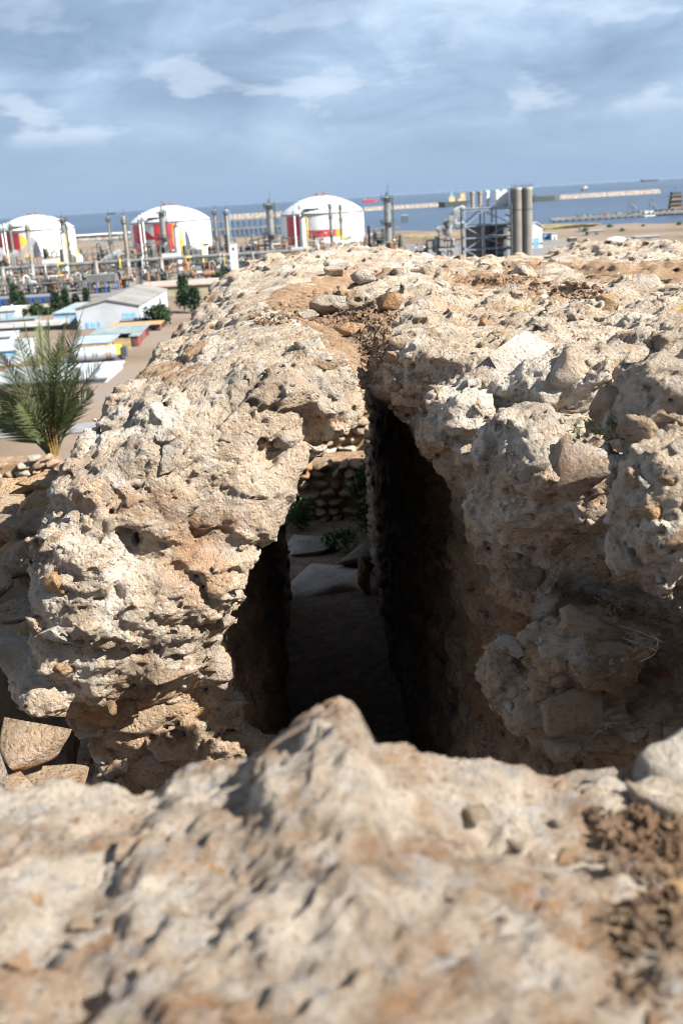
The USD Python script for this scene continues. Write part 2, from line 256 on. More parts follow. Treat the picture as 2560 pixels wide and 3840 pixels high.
# ------------------------------------------------------------------ the ruined vault: one mass with embedded stones
def geo_space(a, b, d0, growth):
    out = [a]; d = d0
    while out[-1] < b: out.append(out[-1] + d); d = d0 * max(1.0, (out[-1] / 3.6)) ** growth
    return np.array(out)
gx = np.arange(-1.36, 3.10, 0.0215); gy = geo_space(2.05, 10.0, 0.019, 0.95); gz = np.arange(-0.06, 3.36, 0.0205)
def vault_field(X, Y, Z, detail=True):
    X, Y, Z = (np.asarray(q, np.float32) for q in (X, Y, Z))
    # top: rounded on the left, a plateau on the right, a soil valley along the crown
    hf = np.interp(X, [-1.3, -1.1, -0.87, -0.65, -0.2, 0.38, 0.8, 1.2, 1.6, 1.9, 2.2, 2.6, 3.0], [2.74, 2.80, 2.90, 3.0, 3.05, 3.06, 3.01, 2.95, 2.92, 2.94, 3.0, 2.99, 2.93]).astype(np.float32)
    H = 3.01 - 0.25 * sstep(-0.15, -1.10, X); H = H + (hf - H) * sstep(6.0, 9.0, Y)
    vx = 0.13 - 0.22 * sstep(3.6, 6.0, Y) + 0.5 * sstep(6, 8, Y)
    H = H - (0.07 + 0.01 * sstep(4.4, 3.7, Y)) * np.exp(-((X - vx) / (0.08 + 0.09 * sstep(3.8, 5.5, Y))) ** 2) * (1 - sstep(7.0, 8.5, Y)) + 0.05 * np.exp(-((X - vx - 0.22) / 0.12) ** 2) * sstep(5.2, 3.9, Y)
    H = H - 0.10 * np.exp(-np.maximum(Y - 3.25, 0) / 0.35) * sstep(0.3, -0.5, X)
    H = H - 0.05 * sstep(5.2, 5.6, Y) * (1 - sstep(6.2, 6.9, Y)) * sstep(0.5, 0.9, X)
    dt = (Z - H) * 0.9
    # front: the left half hangs over its wall; the right half is broken back towards the crown, its pier and the right wing come forward
    yl = 3.22 + 0.16 * sstep(-1.1, -0.25, X) + 0.20 * sstep(-0.30, 0.12, X) + 0.13 * sstep(2.02, 1.80, Z) - 0.07 * np.sin((Z - 1.9) * 4.0) * sstep(1.9, 2.1, Z) + 0.10 * sstep(1.5, 1.0, Z) + 0.10 * sstep(-0.8, -1.1, X)
    yr = 3.74 - 0.80 * np.clip((X - 0.12) / 0.9, 0, 1) ** 0.9 - 0.10 * sstep(0.5, 0.9, X) * sstep(2.25, 2.5, Z) * sstep(2.85, 2.6, Z)
    yr = yr - 0.30 * sstep(0.52, 0.72, X) * sstep(2.35, 1.9, Z) + 0.17 * sstep(2.36, 2.20, Z) * sstep(1.98, 2.1, Z) * sstep(0.62, 0.8, X)
    yr = yr - 0.75 * sstep(0.96, 1.32, X) - 0.5 * sstep(1.2, 1.8, X)
    yf = np.where(X < 0.12, yl, yr)
    df = (yf - Y) * 0.93
    xl = -0.89 - 0.15 * sstep(2.8, 2.3, Z) + 0.02 * sstep(2.0, 1.5, Z) - 0.05 * sstep(4.5, 6.5, Y)
    dl = xl - X
    dfar = Y - (9.45 + 0.25 * np.sin(X * 4.0))
    d = smax(smax(dt, df, 0.22), smax(dl, dfar, 0.05), 0.10)
    # the passage: pointed arch, walls leaning a little, wider at the near end on the right
    cx = 0.055 - 0.13 * sstep(4.4, 8.5, Y); w = 0.415 - 0.03 * sstep(4, 8, Y)
    cx = cx - 0.03 + 0.13 * sstep(4.3, 3.0, Y) * sstep(2.5, 2.0, Z); w = w + 0.03 + 0.145 * sstep(4.3, 3.0, Y) * sstep(2.5, 2.0, Z)
    low = np.abs(X - cx) - w
    t = np.clip((Z - 2.12) / 0.74, 0, 2)
    arch = (np.sqrt((np.abs(X - cx) / w) ** 2 + t ** 1.8) - 1) * 0.42
    # at the broken edge the arch comes to a point: its left half a straight slope, its right half bowed
    zt_ = [1.9, 2.30, 2.36, 2.475, 2.58, 2.65, 2.74, 2.84, 2.92, 3.0]; za_ = [1.9, 2.24, 2.47, 2.63, 2.72, 2.79, 2.86, 2.93]
    xa = np.interp(Z, zt_, [-.40, -.36, -.32, -.20, -.15, -.05, .03, .085, .115, .16]).astype(np.float32); xb = np.interp(Z, za_, [.52, .475, .415, .33, .235, .165, .135, .10]).astype(np.float32)
    edge = np.maximum(np.maximum(xa - X, X - xb) * 0.75, (Z - 2.86) * 0.8); k_ = sstep(3.95, 3.6, Y)
    arch = arch * (1 - k_) + edge * k_
    dp = np.where(Z < 2.12, low, arch)
    d = smax(d, -dp, 0.05)
    return d.astype(np.float32)
P3 = lambda px, py, Y: at(px, py, Y)
# bulges (+) and hollows (-) that the eye finds in the masonry: pixel, distance, radii
DENTS = [(+1, 2190, 1790, 3.02, (0.17, 0.14, 0.13)), (+1, 2020, 1700, 3.12, (0.15, 0.12, 0.13)), (+1, 1760, 1560, 3.4, (0.16, 0.12, 0.12)), (+1, 1930, 1950, 3.12, (0.12, 0.10, 0.12)),
    (-1, 2270, 1620, 3.05, (0.16, 0.16, 0.075)), (-1, 2300, 1540, 3.1, (0.11, 0.13, 0.10)), (-1, 1930, 2160, 3.0, (0.10, 0.12, 0.075)), (-1, 2250, 2190, 2.75, (0.20, 0.20, 0.075)),
    (-1, 1100, 2600, 3.38, (0.10, 0.06, 0.045)), (-1, 660, 2590, 3.3, (0.22, 0.07, 0.04)), (-1, 2370, 1440, 3.0, (0.03, 0.16, 0.12)),
    (-1, 425, 1900, 3.27, (0.022, 0.09, 0.055)), (-1, 470, 2020, 3.25, (0.03, 0.09, 0.04)), (-1, 690, 2960, 3.36, (0.035, 0.05, 0.13)), (-1, 620, 2840, 3.36, (0.06, 0.05, 0.04)),
    (-1, 985, 1690, 3.42, (0.035, 0.09, 0.05)), (-1, 1180, 1620, 3.5, (0.035, 0.08, 0.05)), (-1, 545, 1720, 3.5, (0.02, 0.08, 0.05)), (-1, 390, 1640, 3.6, (0.016, 0.08, 0.05)), (-1, 1120, 1470, 3.7, (0.04, 0.06, 0.025)),
    (+1, 560, 2230, 3.28, (0.26, 0.11, 0.17)), (+1, 300, 2150, 3.33, (0.12, 0.1, 0.12)), (+1, 520, 2460, 3.34, (0.22, 0.08, 0.07)), (+1, 330, 2540, 3.36, (0.20, 0.10, 0.07)), (+1, 760, 2800, 3.45, (0.22, 0.07, 0.12)),
    (+1, 2130, 2440, 2.9, (0.17, 0.13, 0.10)), (+1, 2120, 2640, 2.92, (0.16, 0.12, 0.11)), (+1, 2480, 1500, 2.55, (0.13, 0.2, 0.13)), (+1, 2500, 1900, 2.4, (0.12, 0.18, 0.2)), (+1, 1900, 2500, 3.05, (0.1, 0.12, 0.1))]
def chips(q, cell, seed, tilt):
    """broken stone faces: every cell of a jittered lattice is a plane of its own tilt"""
    (d, i) = worley(q, cell, seed); k = i[:, 0]
    hsh = lambda n: ((k * (2654435761 + 40503 * n) + seed * 97) % 65521) / 65521.0
    lat = np.stack([np.floor(hsh(s) * 2000) / 1000 - 1 for s in (1, 2, 3)], 1)
    return lat, d[:, 0], d[:, 1], hsh(4)
def vault_detail(p):
    """roughness of the masonry at points p, metres to add to the field"""
    warp = np.stack([meshkit.noise(p * 6.5, s) for s in (31, 32, 33)], -1) - 0.5
    q = p + 0.06 * warp
    big = meshkit.fbm(p * [2.2, 2.0, 2.6], 3, 5); rough = meshkit.noise(p * 1.7, 77)
    out = 0.11 * (big - 0.5)
    lat, d1, d2, h = chips(q * [1, 1, 1.3], 0.17, 7, 1)
    out += (0.048 * (h - 0.5) + 0.020 * lat[:, 0] * (warp[:, 1]) * 2) * np.clip((d2 - d1) / 0.02, 0, 1) + 0.020 * (1 - np.clip((d2 - d1) / 0.022, 0, 1)) * (meshkit.noise(p * 3.1, 41) > 0.45)
    out -= 0.012 * np.clip(1 - (d1 / 0.11) ** 2, -0.4, 1) * rough
    lat, e1, e2, h = chips(q * [1, 1, 1.5] + 0.5, 0.072, 11, 1)
    out += 0.023 * (h - 0.5) * np.clip((e2 - e1) / 0.012, 0, 1)
    hol = worley(p + 0.03 * warp, 0.105, 19, 1)[0]
    out += 0.042 * np.clip(1 - hol / (0.008 + 0.026 * meshkit.noise(p * 2.7, 3)), 0, 1)
    n = meshkit.fbm(p * [11, 11, 17], 3, 9)
    out += 0.034 * (np.abs(n - 0.5) * 2 - 0.22) + 0.02 * (meshkit.noise(p * 24, 8) - 0.5)
    ph = p[:, 2] * 8.5 + 1.6 * (meshkit.fbm(p * [1.6, 1.6, 2.5], 3, 71) - 0.5) * 2; ph = ph - np.floor(ph)
    out += 0.024 * (ph - 0.45) * sstep(2.75, 2.3, p[:, 2]) * sstep(3.9, 3.6, p[:, 1]) * meshkit.noise(p * 2.3, 73)
    calm = sstep(3.7, 3.95, p[:, 1]) * sstep(0.52, 0.42, np.abs(p[:, 0])) * sstep(2.35, 2.5, p[:, 2]) * sstep(3.04, 2.98, p[:, 2])
    return np.clip(out * (1 - 0.75 * calm), -0.10, 0.10)
def build_field(field, detail, gx, gy, gz, band, dents, floor=True):
    D = np.empty((len(gx), len(gy), len(gz)), np.float32)
    for i in range(0, len(gx), 32):
        X, Y, Z = np.meshgrid(gx[i:i + 32], gy, gz, indexing='ij'); d = field(X, Y, Z)
        for sg, px, py, yy_, rr in dents:
            c = at(px, py, yy_); rr = np.array(rr)
            if c[0] + rr[0] * 1.6 < gx[i] or c[0] - rr[0] * 1.6 > gx[min(i + 31, len(gx) - 1)]: continue
            j0, j1 = np.searchsorted(gy, [c[1] - 1.6 * rr[1], c[1] + 1.6 * rr[1]]); k0, k1 = np.searchsorted(gz, [c[2] - 1.6 * rr[2], c[2] + 1.6 * rr[2]])
            s = (slice(None), slice(j0, j1), slice(k0, k1))
            e = (np.sqrt(((X[s] - c[0]) / rr[0]) ** 2 + ((Y[s] - c[1]) / rr[1]) ** 2 + ((Z[s] - c[2]) / rr[2]) ** 2) - 1) * rr.min()
            d[s] = smin(d[s], e, 0.05) if sg > 0 else smax(d[s], -e, 0.03)
        D[i:i + 32] = d
    near = np.argwhere(np.abs(D) < band); pts = np.stack([gx[near[:, 0]], gy[near[:, 1]], gz[near[:, 2]]], 1)
    D[tuple(near.T)] += detail(pts).astype(np.float32)
    D[0] = D[-1] = 0.02; D[:, -1] = 0.02; D[:, 0] = 0.02; D[:, :, 0] = 0.02; D[:, :, -1] = 0.02
    return D
VF = build_field(vault_field, vault_detail, gx, gy, gz, 0.125, DENTS)
vv, vf = surface_nets(VF, gx, gy, gz)
# leave out what lies inside the ground or at the box's hidden sides
cen = vv[vf].mean(1); vf = vf[(cen[:, 2] > -0.02)]
def refine(v, f, want):
    """halve the edges whose middle is wanted, without cracks"""
    e = np.sort(np.vstack([f[:, [0, 1]], f[:, [1, 2]], f[:, [2, 0]]]), 1); key = e[:, 0].astype(np.int64) * len(v) + e[:, 1]
    u, inv = np.unique(key, return_inverse=True); mid = (v[u // len(v)] + v[u % len(v)]) / 2; w = want(mid)
    no = np.where(w, len(v) + np.cumsum(w) - 1, -1); n = len(f); m = np.stack([no[inv[:n]], no[inv[n:2 * n]], no[inv[2 * n:]]], 1); c = (m >= 0).sum(1)
    out = [f[c == 0]]; a, k = f[c == 3], m[c == 3]
    out += [np.stack([a[:, 0], k[:, 0], k[:, 2]], 1), np.stack([a[:, 1], k[:, 1], k[:, 0]], 1), np.stack([a[:, 2], k[:, 2], k[:, 1]], 1), k]
    for r in range(3):
        R_ = [(r + j) % 3 for j in range(3)]; a, k = f[:, R_], m[:, R_]
        s1 = (c == 1) & (k[:, 0] >= 0); out += [np.stack([a[s1, 0], k[s1, 0], a[s1, 2]], 1), np.stack([k[s1, 0], a[s1, 1], a[s1, 2]], 1)]
        s2 = (c == 2) & (k[:, 2] < 0); out += [np.stack([a[s2, 1], k[s2, 1], k[s2, 0]], 1), np.stack([a[s2, 0], k[s2, 0], k[s2, 1]], 1), np.stack([a[s2, 0], k[s2, 1], a[s2, 2]], 1)]
    return np.vstack([v, mid[w]]), np.vstack(out)
vv, vf = refine(vv, vf, lambda p: (p[:, 1] < 5.2) & (p[:, 2] > 1.15) & (p[:, 0] < 1.7) & ~((p[:, 1] > 3.75) & (p[:, 2] < 2.75) & (p[:, 0] > -0.85)) & (p[:, 0] > -1.3))
nn = vnormals(vv, vf)
fine = np.nonzero((vv[:, 1] < 6.5) & (vv[:, 2] > 1.0))[0]; fp = vv[fine]; nz = meshkit.fbm(fp * [27, 27, 42], 3, 21)
vv[fine] += nn[fine] * (0.017 * (np.abs(nz - 0.5) * 2 - 0.2) + 0.010 * (meshkit.noise(fp * 85, 23) - 0.5) - 0.012 * np.clip(1.2 - worley(fp, 0.046, 29, 1)[0] / (0.003 + 0.011 * meshkit.noise(fp * 5, 31)), 0, 1))[:, None]
used = np.unique(vf); remap = np.zeros(len(vv), int); remap[used] = np.arange(len(used)); vv, vf = vv[used], remap[vf]
VAULT_AT = np.array([0.0, 3.4, 0.0])
vault = thing('ruined_vault', 'long ruined rubble stone vault with a broken arch over a dark passage', 'ruin', VAULT_AT)
vn = vnormals(vv, vf); fc = vv[vf].mean(1)
inner = (fc[:, 1] > 3.55 + 0.9 * sstep(0.0, 0.3, fc[:, 0]) * sstep(2.6, 2.2, fc[:, 2]) + 0.20 * meshkit.noise(fc * 6, 3)) & (fc[:, 2] < 2.80) & (np.abs(fc[:, 0]) < 0.62) & (fc[:, 1] < 9.3)  # faces inside the passage, which get the shade-darkened brown
fnz = np.cross(vv[vf[:, 1]] - vv[vf[:, 0]], vv[vf[:, 2]] - vv[vf[:, 0]]); fnz = fnz[:, 2] / (np.linalg.norm(fnz, axis=1) + 1e-12)
wob = meshkit.fbm(fc * [3.5, 2.0, 3.5], 3, 51) - 0.5; vxc = 0.13 - 0.22 * sstep(3.6, 6.0, fc[:, 1]) + 0.5 * sstep(6, 8, fc[:, 1])
earthy = (fc[:, 2] > 2.7) & (fnz > 0.25) & ~inner & (((np.abs(fc[:, 0] - vxc) < 0.17 + 0.55 * wob + 0.10 * sstep(4, 5.5, fc[:, 1])) & (fc[:, 1] > 3.66) & (fc[:, 1] < 7.6)) | ((np.abs(fc[:, 1] - 6.1) < 0.5 + 2.2 * wob) & (fc[:, 0] > 0.7) & (fc[:, 0] < 2.2)) | (wob > 0.2))
ledge = (np.abs(fc[:, 0] - 0.95) < 0.28) & (fc[:, 1] < 3.3) & (fnz > 0.5) & (fc[:, 2] < 2.75)
earthy |= ledge
low = ~inner & ~earthy & (fc[:, 2] < 1.92 + 0.25 * wob + 0.30 * (fc[:, 0] > 0.3)) 
for nm, sel, mt in (('rubble_core', ~inner & ~earthy & ~low, rock_pale), ('masonry_base', low, masonry_mat), ('passage_lining', inner, rock_earth_shade), ('earth_fill', earthy, soil)):
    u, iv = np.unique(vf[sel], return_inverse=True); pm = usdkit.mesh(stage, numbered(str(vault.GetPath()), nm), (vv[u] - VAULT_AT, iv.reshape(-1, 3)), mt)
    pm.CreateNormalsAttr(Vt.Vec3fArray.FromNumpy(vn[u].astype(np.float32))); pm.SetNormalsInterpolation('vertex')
print('vault triangles', len(vf), len(vv))
def field_at(q):
    q = np.atleast_2d(q); u = [np.interp(q[:, k], g, np.arange(len(g))) for k, g in enumerate((gx, gy, gz))]
    return map_coordinates(VF, u, order=1, mode='nearest')
def hit(px, py, y0=2.0, y1=11.5, n=900):
    """first point of the masonry seen through a pixel, and the surface's normal there"""
    d = ray(px, py); t = np.linspace(y0 / d[1], y1 / d[1], n); q = CAM + t[:, None] * d; f = field_at(q)
    i = np.argmax(f < 0)
    if f[i] >= 0: return None
    p = q[i - 1] + (q[i] - q[i - 1]) * f[i - 1] / (f[i - 1] - f[i] + 1e-9)
    e = 0.05; g = np.array([(field_at(p + s * e) - field_at(p - s * e))[0] for s in np.eye(3)]); return p, g / (np.linalg.norm(g) + 1e-9)
# ------------------------------------------------------------------ stones bedded in the vault
rs = random.Random(12)
def frame(n):
    t = np.cross(n, [0, 0, 1.0]); t = np.array([1.0, 0, 0]) if np.linalg.norm(t) < 1e-3 else t / np.linalg.norm(t); return t, np.cross(n, t), n
def bed(parent, base, px, py, w, h, deep, mat, seed, sink=0.28, rough=0.12, n=11, sub=2, label=None, name='stone', tilt=0.25):
    """a stone bedded where the pixel's ray meets the masonry: w along the face, h up the face, deep into it"""
    r = hit(px, py)
    if r is None: return None
    p, nr = r; a, b, c = frame(nr); m = rock(seed, (w, h, deep), n, rough, sub, rot=False)
    A = np.eye(4); A[:3, 0], A[:3, 1], A[:3, 2] = a, b, c
    m.apply_transform(trimesh.transformations.euler_matrix(*(rs.uniform(-tilt, tilt) for _ in range(3)))); m.apply_transform(A)
    m.apply_translation(p - nr * deep * sink - base)
    return part(parent, name, m, mat, label, smooth=50)
def scatter(poly, count, wr, flat, mats, sink, mind, seed0, rough=0.13, n=11, sub=2):
    pg = Polygon(poly); x0, y0, x1, y1 = pg.bounds; done = []; tries = 0; from_ = 0
    from shapely.geometry import Point
    while from_ < count and tries < count * 30:
        tries += 1; x, y = rs.uniform(x0, x1), rs.uniform(y0, y1)
        if not pg.contains(Point(x, y)) or any((x - a) ** 2 + ((y - b) * (1.0 if mind > 60 else 1.6)) ** 2 < mind ** 2 for a, b in done): continue
        w = rs.uniform(*wr); h = w * rs.uniform(*flat)
        if bed(vault, VAULT_AT, x, y, w, h, min(w, h) * rs.uniform(0.8, 1.1), rs.choice(mats), seed0 + tries, sink * rs.uniform(0.8, 1.2), rough, n, sub) is not None: done.append((x, y)); from_ += 1
B = lambda *a, **k: bed(vault, VAULT_AT, *a, **k)
# the ones that stand out
B(1980, 1350, 0.26, 0.20, 0.18, rock_white, 404, sink=0.05, rough=0.05, n=6, label='pale angular boulder jutting from the broken right shoulder of the vault')
B(2160, 1370, 0.17, 0.17, 0.13, rock_pale, 402, sink=0.2, rough=0.06); B(2275, 1505, 0.105, 0.10, 0.10, rock_tan, 403, sink=0.1, rough=0.05, n=24, label='rounded stone in the earthy recess of the right shoulder')
B(1850, 1300, 0.12, 0.09, 0.09, rock_tan, 404, sink=0.15, n=10); B(2200, 1740, 0.27, 0.20, 0.18, rock_tan, 405, sink=0.25, rough=0.16, n=9)
B(2010, 1790, 0.12, 0.10, 0.08, rock_grey, 406, sink=0.15, rough=0.05); B(2130, 2270, 0.24, 0.10, 0.17, rock_grey, 407, sink=0.0, rough=0.06, label='flat grey ledge stone standing out of the right pier'); B(2230, 2360, 0.23, 0.13, 0.16, rock_tan, 408, sink=0.1, rough=0.14)
B(2130, 2660, 0.20, 0.17, 0.16, rock_tan, 409, sink=0.05, rough=0.12); B(2230, 2790, 0.17, 0.055, 0.12, rock_orange, 410, sink=0.1, rough=0.05, n=10); B(2090, 2800, 0.16, 0.12, 0.12, rock_tan, 411, sink=0.1)
B(2470, 2520, 0.10, 0.05, 0.08, rock_red, 412, sink=0.1, rough=0.04, n=9, label='red brick fragment in the right wing of the ruin'); B(2440, 2790, 0.09, 0.05, 0.08, rock_orange, 413, n=9); B(1960, 2170, 0.17, 0.13, 0.15, rock_tan, 414, sink=0.3)
B(2240, 2860, 0.06, 0.04, 0.05, rock_orange, 415, sink=0.05, n=9); B(2100, 2060, 0.11, 0.08, 0.09, rock_grey, 416); B(2330, 2430, 0.06, 0.03, 0.05, rock_grey, 417, n=9)
B(240, 2380, 0.17, 0.10, 0.13, rock_grey, 420, sink=0.1, rough=0.05, label='pale grey stone at the outer corner of the left half of the vault'); B(150, 2320, 0.09, 0.09, 0.09, rock_pale, 421, sink=0.1); B(200, 2180, 0.09, 0.09, 0.08, rock_orange, 422, sink=0.2)
B(450, 2390, 0.22, 0.10, 0.14, rock_tan, 423, sink=0.25, rough=0.08, n=11); B(640, 2530, 0.19, 0.055, 0.12, rock_tan, 424, sink=0.15, rough=0.05, n=10); B(460, 2640, 0.14, 0.10, 0.13, rock_tan, 425, sink=0.15, n=10)
B(290, 2640, 0.2, 0.07, 0.12, rock_tan, 426, sink=0.2, n=11); B(760, 2560, 0.13, 0.10, 0.09, rock_orange, 427, sink=0.3, rough=0.03, n=9); B(600, 2870, 0.18, 0.09, 0.12, rock_tan, 428, sink=0.1, rough=0.06, n=11); B(430, 2880, 0.13, 0.11, 0.10, rock_pale, 429, sink=0.1)
B(560, 2700, 0.30, 0.12, 0.12, rock_tan, 430, sink=0.25, rough=0.06); B(740, 2690, 0.15, 0.10, 0.10, rock_orange, 431, sink=0.3, rough=0.04, n=10); B(330, 2740, 0.12, 0.08, 0.10, rock_pale, 432, sink=0.2); B(820, 2200, 0.11, 0.08, 0.10, rock_tan, 433, sink=0.2)
for i, (x, y, w, h) in enumerate([(1755, 1000, .34, .14), (1830, 1000, .14, .13), (1960, 1010, .34, .14), (1560, 1010, .2, .12), (1620, 1045, .16, .09), (2060, 1015, .2, .12), (1340, 1000, .2, .1), (1420, 1020, .15, .1), (1130, 1000, .4, .13), (1010, 1010, .24, .12)]):
    B(x, y, w, h, min(w, h), (rock_tan, rock_orange, rock_pale)[i % 3], 440 + i, sink=0.3, rough=0.09, n=11)
tans = [rock_tan, rock_tan, rock_orange, rock_grey]
scatter([(1720, 2100), (2060, 2050), (2080, 2900), (1800, 2880), (1640, 2500)], 62, (0.05, 0.12), (0.5, 0.95), tans, 0.33, 52, 1000)
scatter([(2060, 1950), (2540, 1400), (2560, 2850), (2080, 2880)], 62, (0.04, 0.12), (0.5, 0.95), tans, 0.3, 60, 1400)
scatter([(1400, 1500), (1600, 1300), (2100, 1500), (2350, 1950), (2000, 2050), (1750, 1900)], 34, (0.05, 0.12), (0.6, 1.0), [rock_tan, rock_pale, rock_tan], 0.42, 75, 1800)
scatter([(200, 2500), (940, 2450), (940, 2900), (700, 2980), (330, 2960)], 34, (0.05, 0.14), (0.4, 0.8), [rock_tan, rock_tan, rock_orange, rock_pale], 0.36, 66, 2200)
scatter([(150, 1900), (900, 1750), (1000, 1900), (800, 2400), (150, 2450)], 26, (0.06, 0.15), (0.5, 0.8), [rock_pale, rock_pale, rock_tan], 0.46, 95, 2600)
scatter([(300, 1600), (1330, 1380), (1300, 1500), (1000, 1800), (300, 1850)], 26, (0.05, 0.14), (0.6, 1.0), [rock_pale, rock_grey, rock_pale], 0.44, 85, 3000)
scatter([(560, 1300), (960, 1000), (1300, 940), (2540, 930), (2540, 1250), (1700, 1250), (1300, 1340), (700, 1400)], 85, (0.08, 0.24), (0.6, 1.0), [rock_pale, rock_pale, rock_pale, rock_tan, rock_grey, rock_orange], 0.43, 44, 3400)
# loose stones that lie on the vault
def loose(px, py, size, mat, seed, label, lift=0.35, rough=0.07):
    r = hit(px, py)
    if r is None: return
    p, nr = r; p = p + np.array([0, 0, size[2] * lift]); o = thing('loose_stone', label, 'stone', p - [0, 0, size[2] / 2], group=None)
    m = rock(seed, size, 13, rough, 2, rot=False); m.apply_translation((0, 0, size[2] / 2)); part(o, 'stone', m, mat, smooth=50)
loose(1235, 1178, (0.20, 0.16, 0.12), rock_grey, 501, 'largest loose grey stone on the gravel along the crown of the vault')
loose(1150, 1200, (0.12, 0.16, 0.09), rock_grey, 502, 'small pointed grey stone just left of the largest loose stone on the crown')
loose(1330, 1250, (0.16, 0.12, 0.06), rock_orange, 503, 'flat orange-tan stone on the crown gravel in front of the largest loose stone')
loose(1460, 1165, (0.13, 0.11, 0.10), rock_orange, 504, 'rounded orange stone at the right edge of the crown gravel')
loose(1255, 1030, (0.15, 0.12, 0.07), rock_pale, 505, 'pale stone on the far part of the vault top')
loose(1360, 1060, (0.15, 0.13, 0.10), rock_grey, 506, 'grey upright stone on the far part of the vault top')
loose(1200, 2330, (0.1, 0.1, 0.1), rock_grey, 507, '') if False else None

# gravel and earth in the hollows
gr = np.random.default_rng(5)
def gravel(name, polys, count, wr, mat, label, lift=0.15, surf=None):
    from shapely.geometry import Point
    tpl = [rock(700 + i, (1, 0.85, 0.62), 10, 0.1, 0, rot=True) for i in range(7)]; vs, fs, n = [], [], 0
    for poly, part_ in polys:
        pg = Polygon(poly); x0, y0, x1, y1 = pg.bounds; made = 0; tries = 0
        while made < count * part_ and tries < count * 6:
            tries += 1; x, y = gr.uniform(x0, x1), gr.uniform(y0, y1)
            if not pg.contains(Point(x, y)): continue
            r = (surf or (lambda a, b: hit(a, b, n=260)))(x, y)
            if r is None or r[1][2] < 0.35: continue
            s = wr[0] + (wr[1] - wr[0]) * gr.random() ** 2.5; m = tpl[made % 7]; an = gr.uniform(0, 6.28); c, s_ = math.cos(an), math.sin(an)
            v = m.vertices * s; v = np.stack([v[:, 0] * c - v[:, 1] * s_, v[:, 0] * s_ + v[:, 1] * c, v[:, 2]], 1) + r[0] + [0, 0, s * lift]
            vs.append(v); fs.append(m.faces + n); n += len(v); made += 1
    return solo(name, trimesh.Trimesh(np.vstack(vs), np.vstack(fs), process=False), mat, label, 'gravel', kind='stuff')
gravel('gravel', [([(900, 1180), (1100, 1120), (1180, 1080), (1330, 1100), (1500, 1180), (1470, 1260), (1420, 1380), (1370, 1400), (1330, 1270), (1200, 1210), (980, 1220)], 0.62), ([(1950, 1060), (2200, 1060), (2330, 1110), (2200, 1130), (2000, 1100)], 0.16), ([(1750, 1030), (2050, 1040), (1900, 1075), (1700, 1060)], 0.1), ([(2150, 2150), (2400, 2130), (2450, 2300), (2280, 2310)], 0.08), ([(2240, 1640), (2400, 1620), (2420, 1680), (2300, 1700)], 0.04)],
       1900, (0.008, 0.035), pebble_mat, 'brown gravel and crumbs of stone in the hollows of the vault')

# ------------------------------------------------------------------ the wall right under the camera
FG = [(-900, 2960), (-500, 2940), (0, 2988), (100, 2965), (188, 2947), (300, 2990), (400, 3015), (482, 3040), (560, 3020), (640, 2985), (800, 2931), (900, 2900), (963, 2857), (1050, 2770), (1143, 2694), (1210, 2662), (1273, 2648), (1340, 2660), (1380, 2720), (1429, 2820), (1550, 2870), (1698, 2919), (1800, 2935), (1902, 2955), (2057, 2996), (2200, 3020), (2560, 3040), (3000, 3000), (3400, 3000)]
fgp = np.array([at(x, y, 1.0) for x, y in FG])
def fg_ridge(x): return np.interp(x, fgp[:, 0], fgp[:, 2]) - 0.006
us = np.arange(-1.0, 1.0, 0.0062); prof = []
def fg_point(x, t):
    """t 0..1 over the top from behind the camera to the edge, 1..2 over the edge and down"""
    zr = fg_ridge(x); yed = 1.0 + 0.05 * np.sin(x * 7) * sstep(0.22, 0.45, np.abs(x))
    k = np.clip(t, 0, 1); y = -0.5 + (yed + 0.5) * k
    z_in = 2.93 + 0.02 * np.sin(x * 9 + 1) - 0.10 * sstep(0.45, 0.9, x / 1.0)
    z = z_in + (zr - z_in) * sstep(0.72, 1.0, k) ** 1.3
    e = np.clip(t - 1, 0, 1); y = y + 0.16 * (1 - np.exp(-e * 9)) + 0.05 * e; z = z - 0.05 * np.clip(e * 8, 0, 1) ** 2 - np.clip(e - 0.06, 0, 1) * 2.9
    return np.stack([x + 0 * t, y, z], -1)
ts = np.concatenate([np.linspace(0, 0.66, 40)[:-1], np.linspace(0.66, 1.06, 110)[:-1], np.linspace(1.06, 2, 70)])
Xg, Tg = np.meshgrid(us, ts, indexing='ij'); fv = fg_point(Xg.ravel(), Tg.ravel())
na, nb_ = len(us), len(ts); ii, jj = np.meshgrid(np.arange(na - 1), np.arange(nb_ - 1), indexing='ij'); o = (ii * nb_ + jj).ravel()
ff = np.vstack([np.stack([o, o + nb_, o + nb_ + 1], 1), np.stack([o, o + nb_ + 1, o + 1], 1)])
fn = vnormals(fv, ff)
q = fv + 0.02 * np.stack([meshkit.noise(fv * 20, s) for s in (1, 2, 3)], -1)
lat, d1, d2, hh = chips(q, 0.10, 3, 1); lat2, e1, e2, h2 = chips(q * [1, 1, 1.3], 0.036, 4, 1)
nz = meshkit.fbm(q * [17, 17, 20], 4, 62); n5 = meshkit.fbm(q * [42, 42, 42], 3, 66)
dz = 0.055 * (meshkit.fbm(fv * 5.5, 3, 61) - 0.5) + 0.012 * (hh - 0.5) * np.clip((d2 - d1) / 0.04, 0, 1) + 0.020 * (np.abs(nz - 0.5) * 2 - 0.2) + 0.013 * (n5 - 0.5) + 0.010 * (meshkit.noise(fv * 130, 63) - 0.5) - 0.016 * np.clip(1.2 - worley(q, 0.06, 6, 1)[0] / (0.002 + 0.010 * meshkit.noise(fv * 8, 5)), 0, 1)
fv = fv + fn * dz[:, None]
